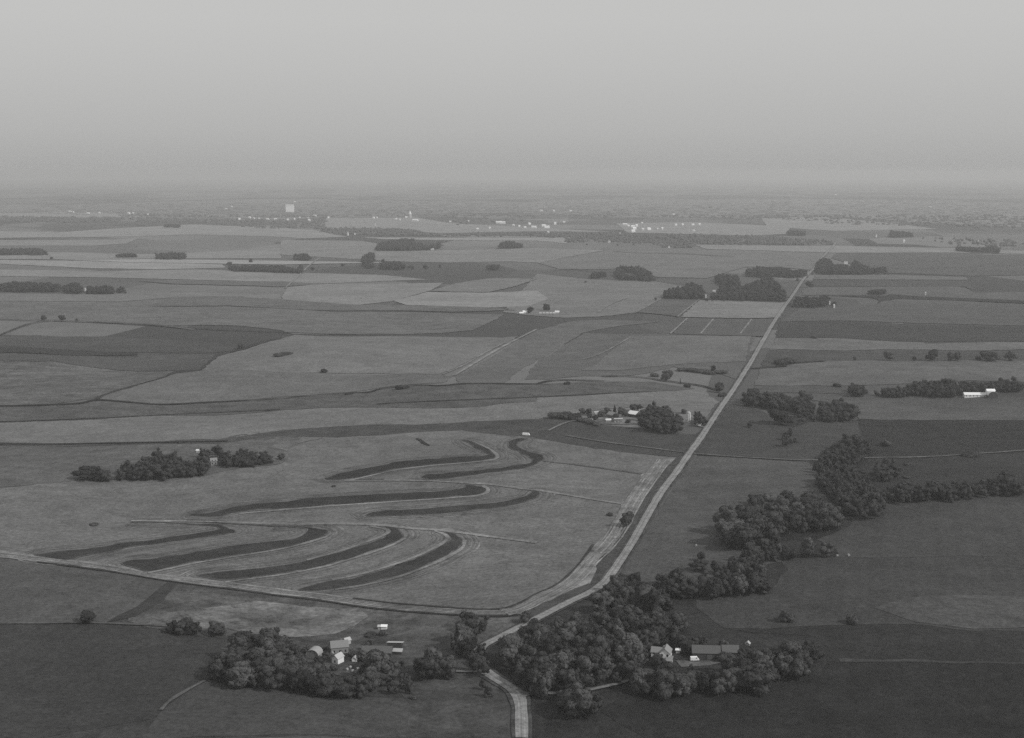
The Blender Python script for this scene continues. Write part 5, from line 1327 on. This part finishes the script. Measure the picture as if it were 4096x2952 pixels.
# scattered far farm buildings and the town
def speck(label, px, wpx, h, wall='white', roof='pale', yaw=0.0, name="far_building", group=None):
    x, y = at(*px[0]); dep = proj(x, y, 0)[2]
    l = wpx * dep / F
    building(name, label, px, [dict(l=l, w=max(5, min(l, 14)), hw=h, hr=h * .45, wall=wall, roof=roof)], yaw, 'building', group)
for (tile, X, Yb, w, h, lb) in (
    ('t1', 430, 1262, 18, 4, "white house in the western windbreak"), ('t1', 536, 1255, 9, 6, "narrow white house in the gap of the western windbreak"), ('t2', 593, 758, 12, 12, "white farm building in front of the far tree belt"),
    ('t2', 660, 750, 26, 5, "low pale sheds beside the far white farm building"), ('t2', 1250, 885, 12, 7, "white farmhouse beside the large far grove"), ('t2', 1215, 882, 10, 4, "small pale shed beside the large far grove"),
    ('t2', 1340, 885, 26, 4, "low pale shed east of the large far grove"), ('t2', 1360, 760, 14, 5, "small white shed under the far tree belt"), ('t3', 1170, 868, 14, 5, "pale house in the clump of the far tree belt"),
    ('t3', 640, 820, 18, 5, "pale sheds in the far tree belt"), ('t3', 1570, 1278, 22, 7, "pale barn in the gap of the long dark grove"), ('t3', 1495, 1310, 9, 5, "small pale hut in front of the grove gap"),
    ('t3', 2110, 1262, 30, 4, "long pale shed inside the long dark grove by the road"), ('t4', 690, 1010, 30, 5, "long pale roof of the farm east of the straight road"), ('t4', 800, 1048, 13, 7, "white farmhouse east of the straight road"),
    ('t4', 765, 1045, 12, 5, "small pale shed beside the eastern farmhouse"), ('t4', 585, 1402, 12, 6, "tiny white farm building by the small grove"), ('t4', 545, 1370, 7, 5, "pale hut above the tiny white farm building"),
    ('t4', 1395, 1290, 10, 6, "white house alone on the eastern fields"), ('t4', 1925, 902, 9, 8, "white farmhouse at the far eastern farm"), ('t4', 1760, 900, 10, 6, "pale shed at the far eastern farm"),
    ('t4', 300, 822, 22, 6, "pale building in the far belt near the straight road"), ('t4', 228, 752, 9, 8, "small white house by the far pale field"), ('t4', 958, 772, 8, 8, "tiny white house in the hazy eastern fields"),
    ('t3', 735, 752, 9, 8, "tiny white house above the far tree belt"), ('t2', 835, 670, 6, 10, "tiny white building on the pale open ground"), ('t4', 1862, 820, 8, 7, "tiny pale building in the far eastern trees")):
    speck(lb, P(tile, (X, Yb)), w * .4515 * 1.0, h, yaw=rnd.uniform(-.3, .3))
# the big pale block over the town and the steeple
building("grain_elevator", "tall pale square grain elevator above the hazy town", P('t2', (80, 552)), [dict(l=60, w=40, hw=52, hr=8, wall='white', roof='pale')], R(4), 'elevator')
x, y = at(*P('t2', (1143, 600))[0])
e = link("water_tower", None); e.location = (x, y, 0); tag(e, "pale pointed tower over the middle of the far town", 'tower')
bm = bmesh.new(); bmesh.ops.create_cone(bm, cap_ends=True, segments=12, radius1=12, radius2=10, depth=26); bmesh.ops.translate(bm, vec=(0, 0, 13), verts=bm.verts[:]); bm_obj("body", bm, M_PALE, e)
bm = bmesh.new(); bmesh.ops.create_cone(bm, cap_ends=True, segments=12, radius1=10.5, radius2=.5, depth=22); bmesh.ops.translate(bm, vec=(0, 0, 37.1), verts=bm.verts[:]); bm_obj("spire", bm, M_WHITE, e)
town = [('t1', 400, 552), ('t1', 430, 556), ('t1', 560, 566), ('t1', 660, 562), ('t1', 920, 566), ('t1', 960, 564), ('t1', 1088, 575), ('t1', 1900, 620), ('t1', 1990, 606), ('t1', 2030, 612), ('t1', 2075, 614), ('t1', 2150, 620), ('t1', 2220, 622), ('t1', 1780, 525), ('t1', 1830, 508),
        ('t2', 60, 622), ('t2', 120, 618), ('t2', 165, 604), ('t2', 240, 612), ('t2', 250, 630), ('t2', 300, 590), ('t2', 420, 606), ('t2', 820, 608), ('t2', 850, 606), ('t2', 1020, 618), ('t2', 1055, 625), ('t2', 1190, 632), ('t2', 1110, 600), ('t2', 1500, 640), ('t2', 1660, 636), ('t2', 1930, 650), ('t2', 1965, 653), ('t2', 1850, 700), ('t2', 1740, 705),
        ('t2', 2060, 672), ('t2', 2110, 680), ('t2', 2160, 690), ('t2', 2200, 660), ('t2', 2240, 694), ('t2', 122, 462),
        ('t3', 60, 680), ('t3', 85, 692), ('t3', 100, 735), ('t3', 240, 645), ('t3', 160, 660), ('t3', 40, 545), ('t3', 150, 545), ('t3', 300, 545), ('t3', 780, 672), ('t3', 810, 678), ('t3', 850, 690), ('t3', 880, 680), ('t3', 860, 705), ('t3', 930, 652), ('t3', 990, 710), ('t3', 940, 712), ('t3', 1070, 706), ('t3', 1110, 705),
        ('t3', 1230, 672), ('t3', 1290, 668), ('t3', 1380, 668), ('t3', 1440, 668), ('t3', 1210, 575), ('t3', 1390, 722), ('t3', 850, 730), ('t4', 600, 398), ('t4', 1205, 820), ('t4', 1440, 512)]
bright = {('t2', 1930), ('t2', 1965), ('t2', 2240), ('t3', 85), ('t3', 60), ('t3', 850), ('t3', 780), ('t3', 990), ('t2', 1190), ('t3', 860)}
for k, (tl, X, Yb) in enumerate(town):
    big_ = (tl, X) in bright
    x, y = at(*P(tl, (X, Yb))[0])
    speck("small white building scattered in the hazy distant town", P(tl, (X, Yb)), (rnd.uniform(5, 11) if not big_ else rnd.uniform(14, 24)), rnd.uniform(5, 9) if not big_ else 9, 'white', 'white', rnd.uniform(-.5, .5), "town_building", "buildings of the hazy distant town")

# ------------------------------------------------------------------ haze
zb = float(Z.min()) - 1.5
bm = bmesh.new()
add_box(bm, (0, 0, (zb + CAMZ + 35) / 2), (90000, 90000, CAMZ + 35 - zb))
hm = bpy.data.materials.new("haze"); hm.use_nodes = True
t = hm.node_tree; t.nodes.clear()
mo = t.nodes.new('ShaderNodeOutputMaterial'); pv = t.nodes.new('ShaderNodeVolumePrincipled')
pv.inputs['Color'].default_value = (.795, .795, .79, 1)
pv.inputs['Density'].default_value = HAZE
pv.inputs['Anisotropy'].default_value = .25
t.links.new(pv.outputs[0], mo.inputs['Volume'])
tag(bm_obj("haze", bm, hm), "thin summer haze over the farmland", kind='stuff')
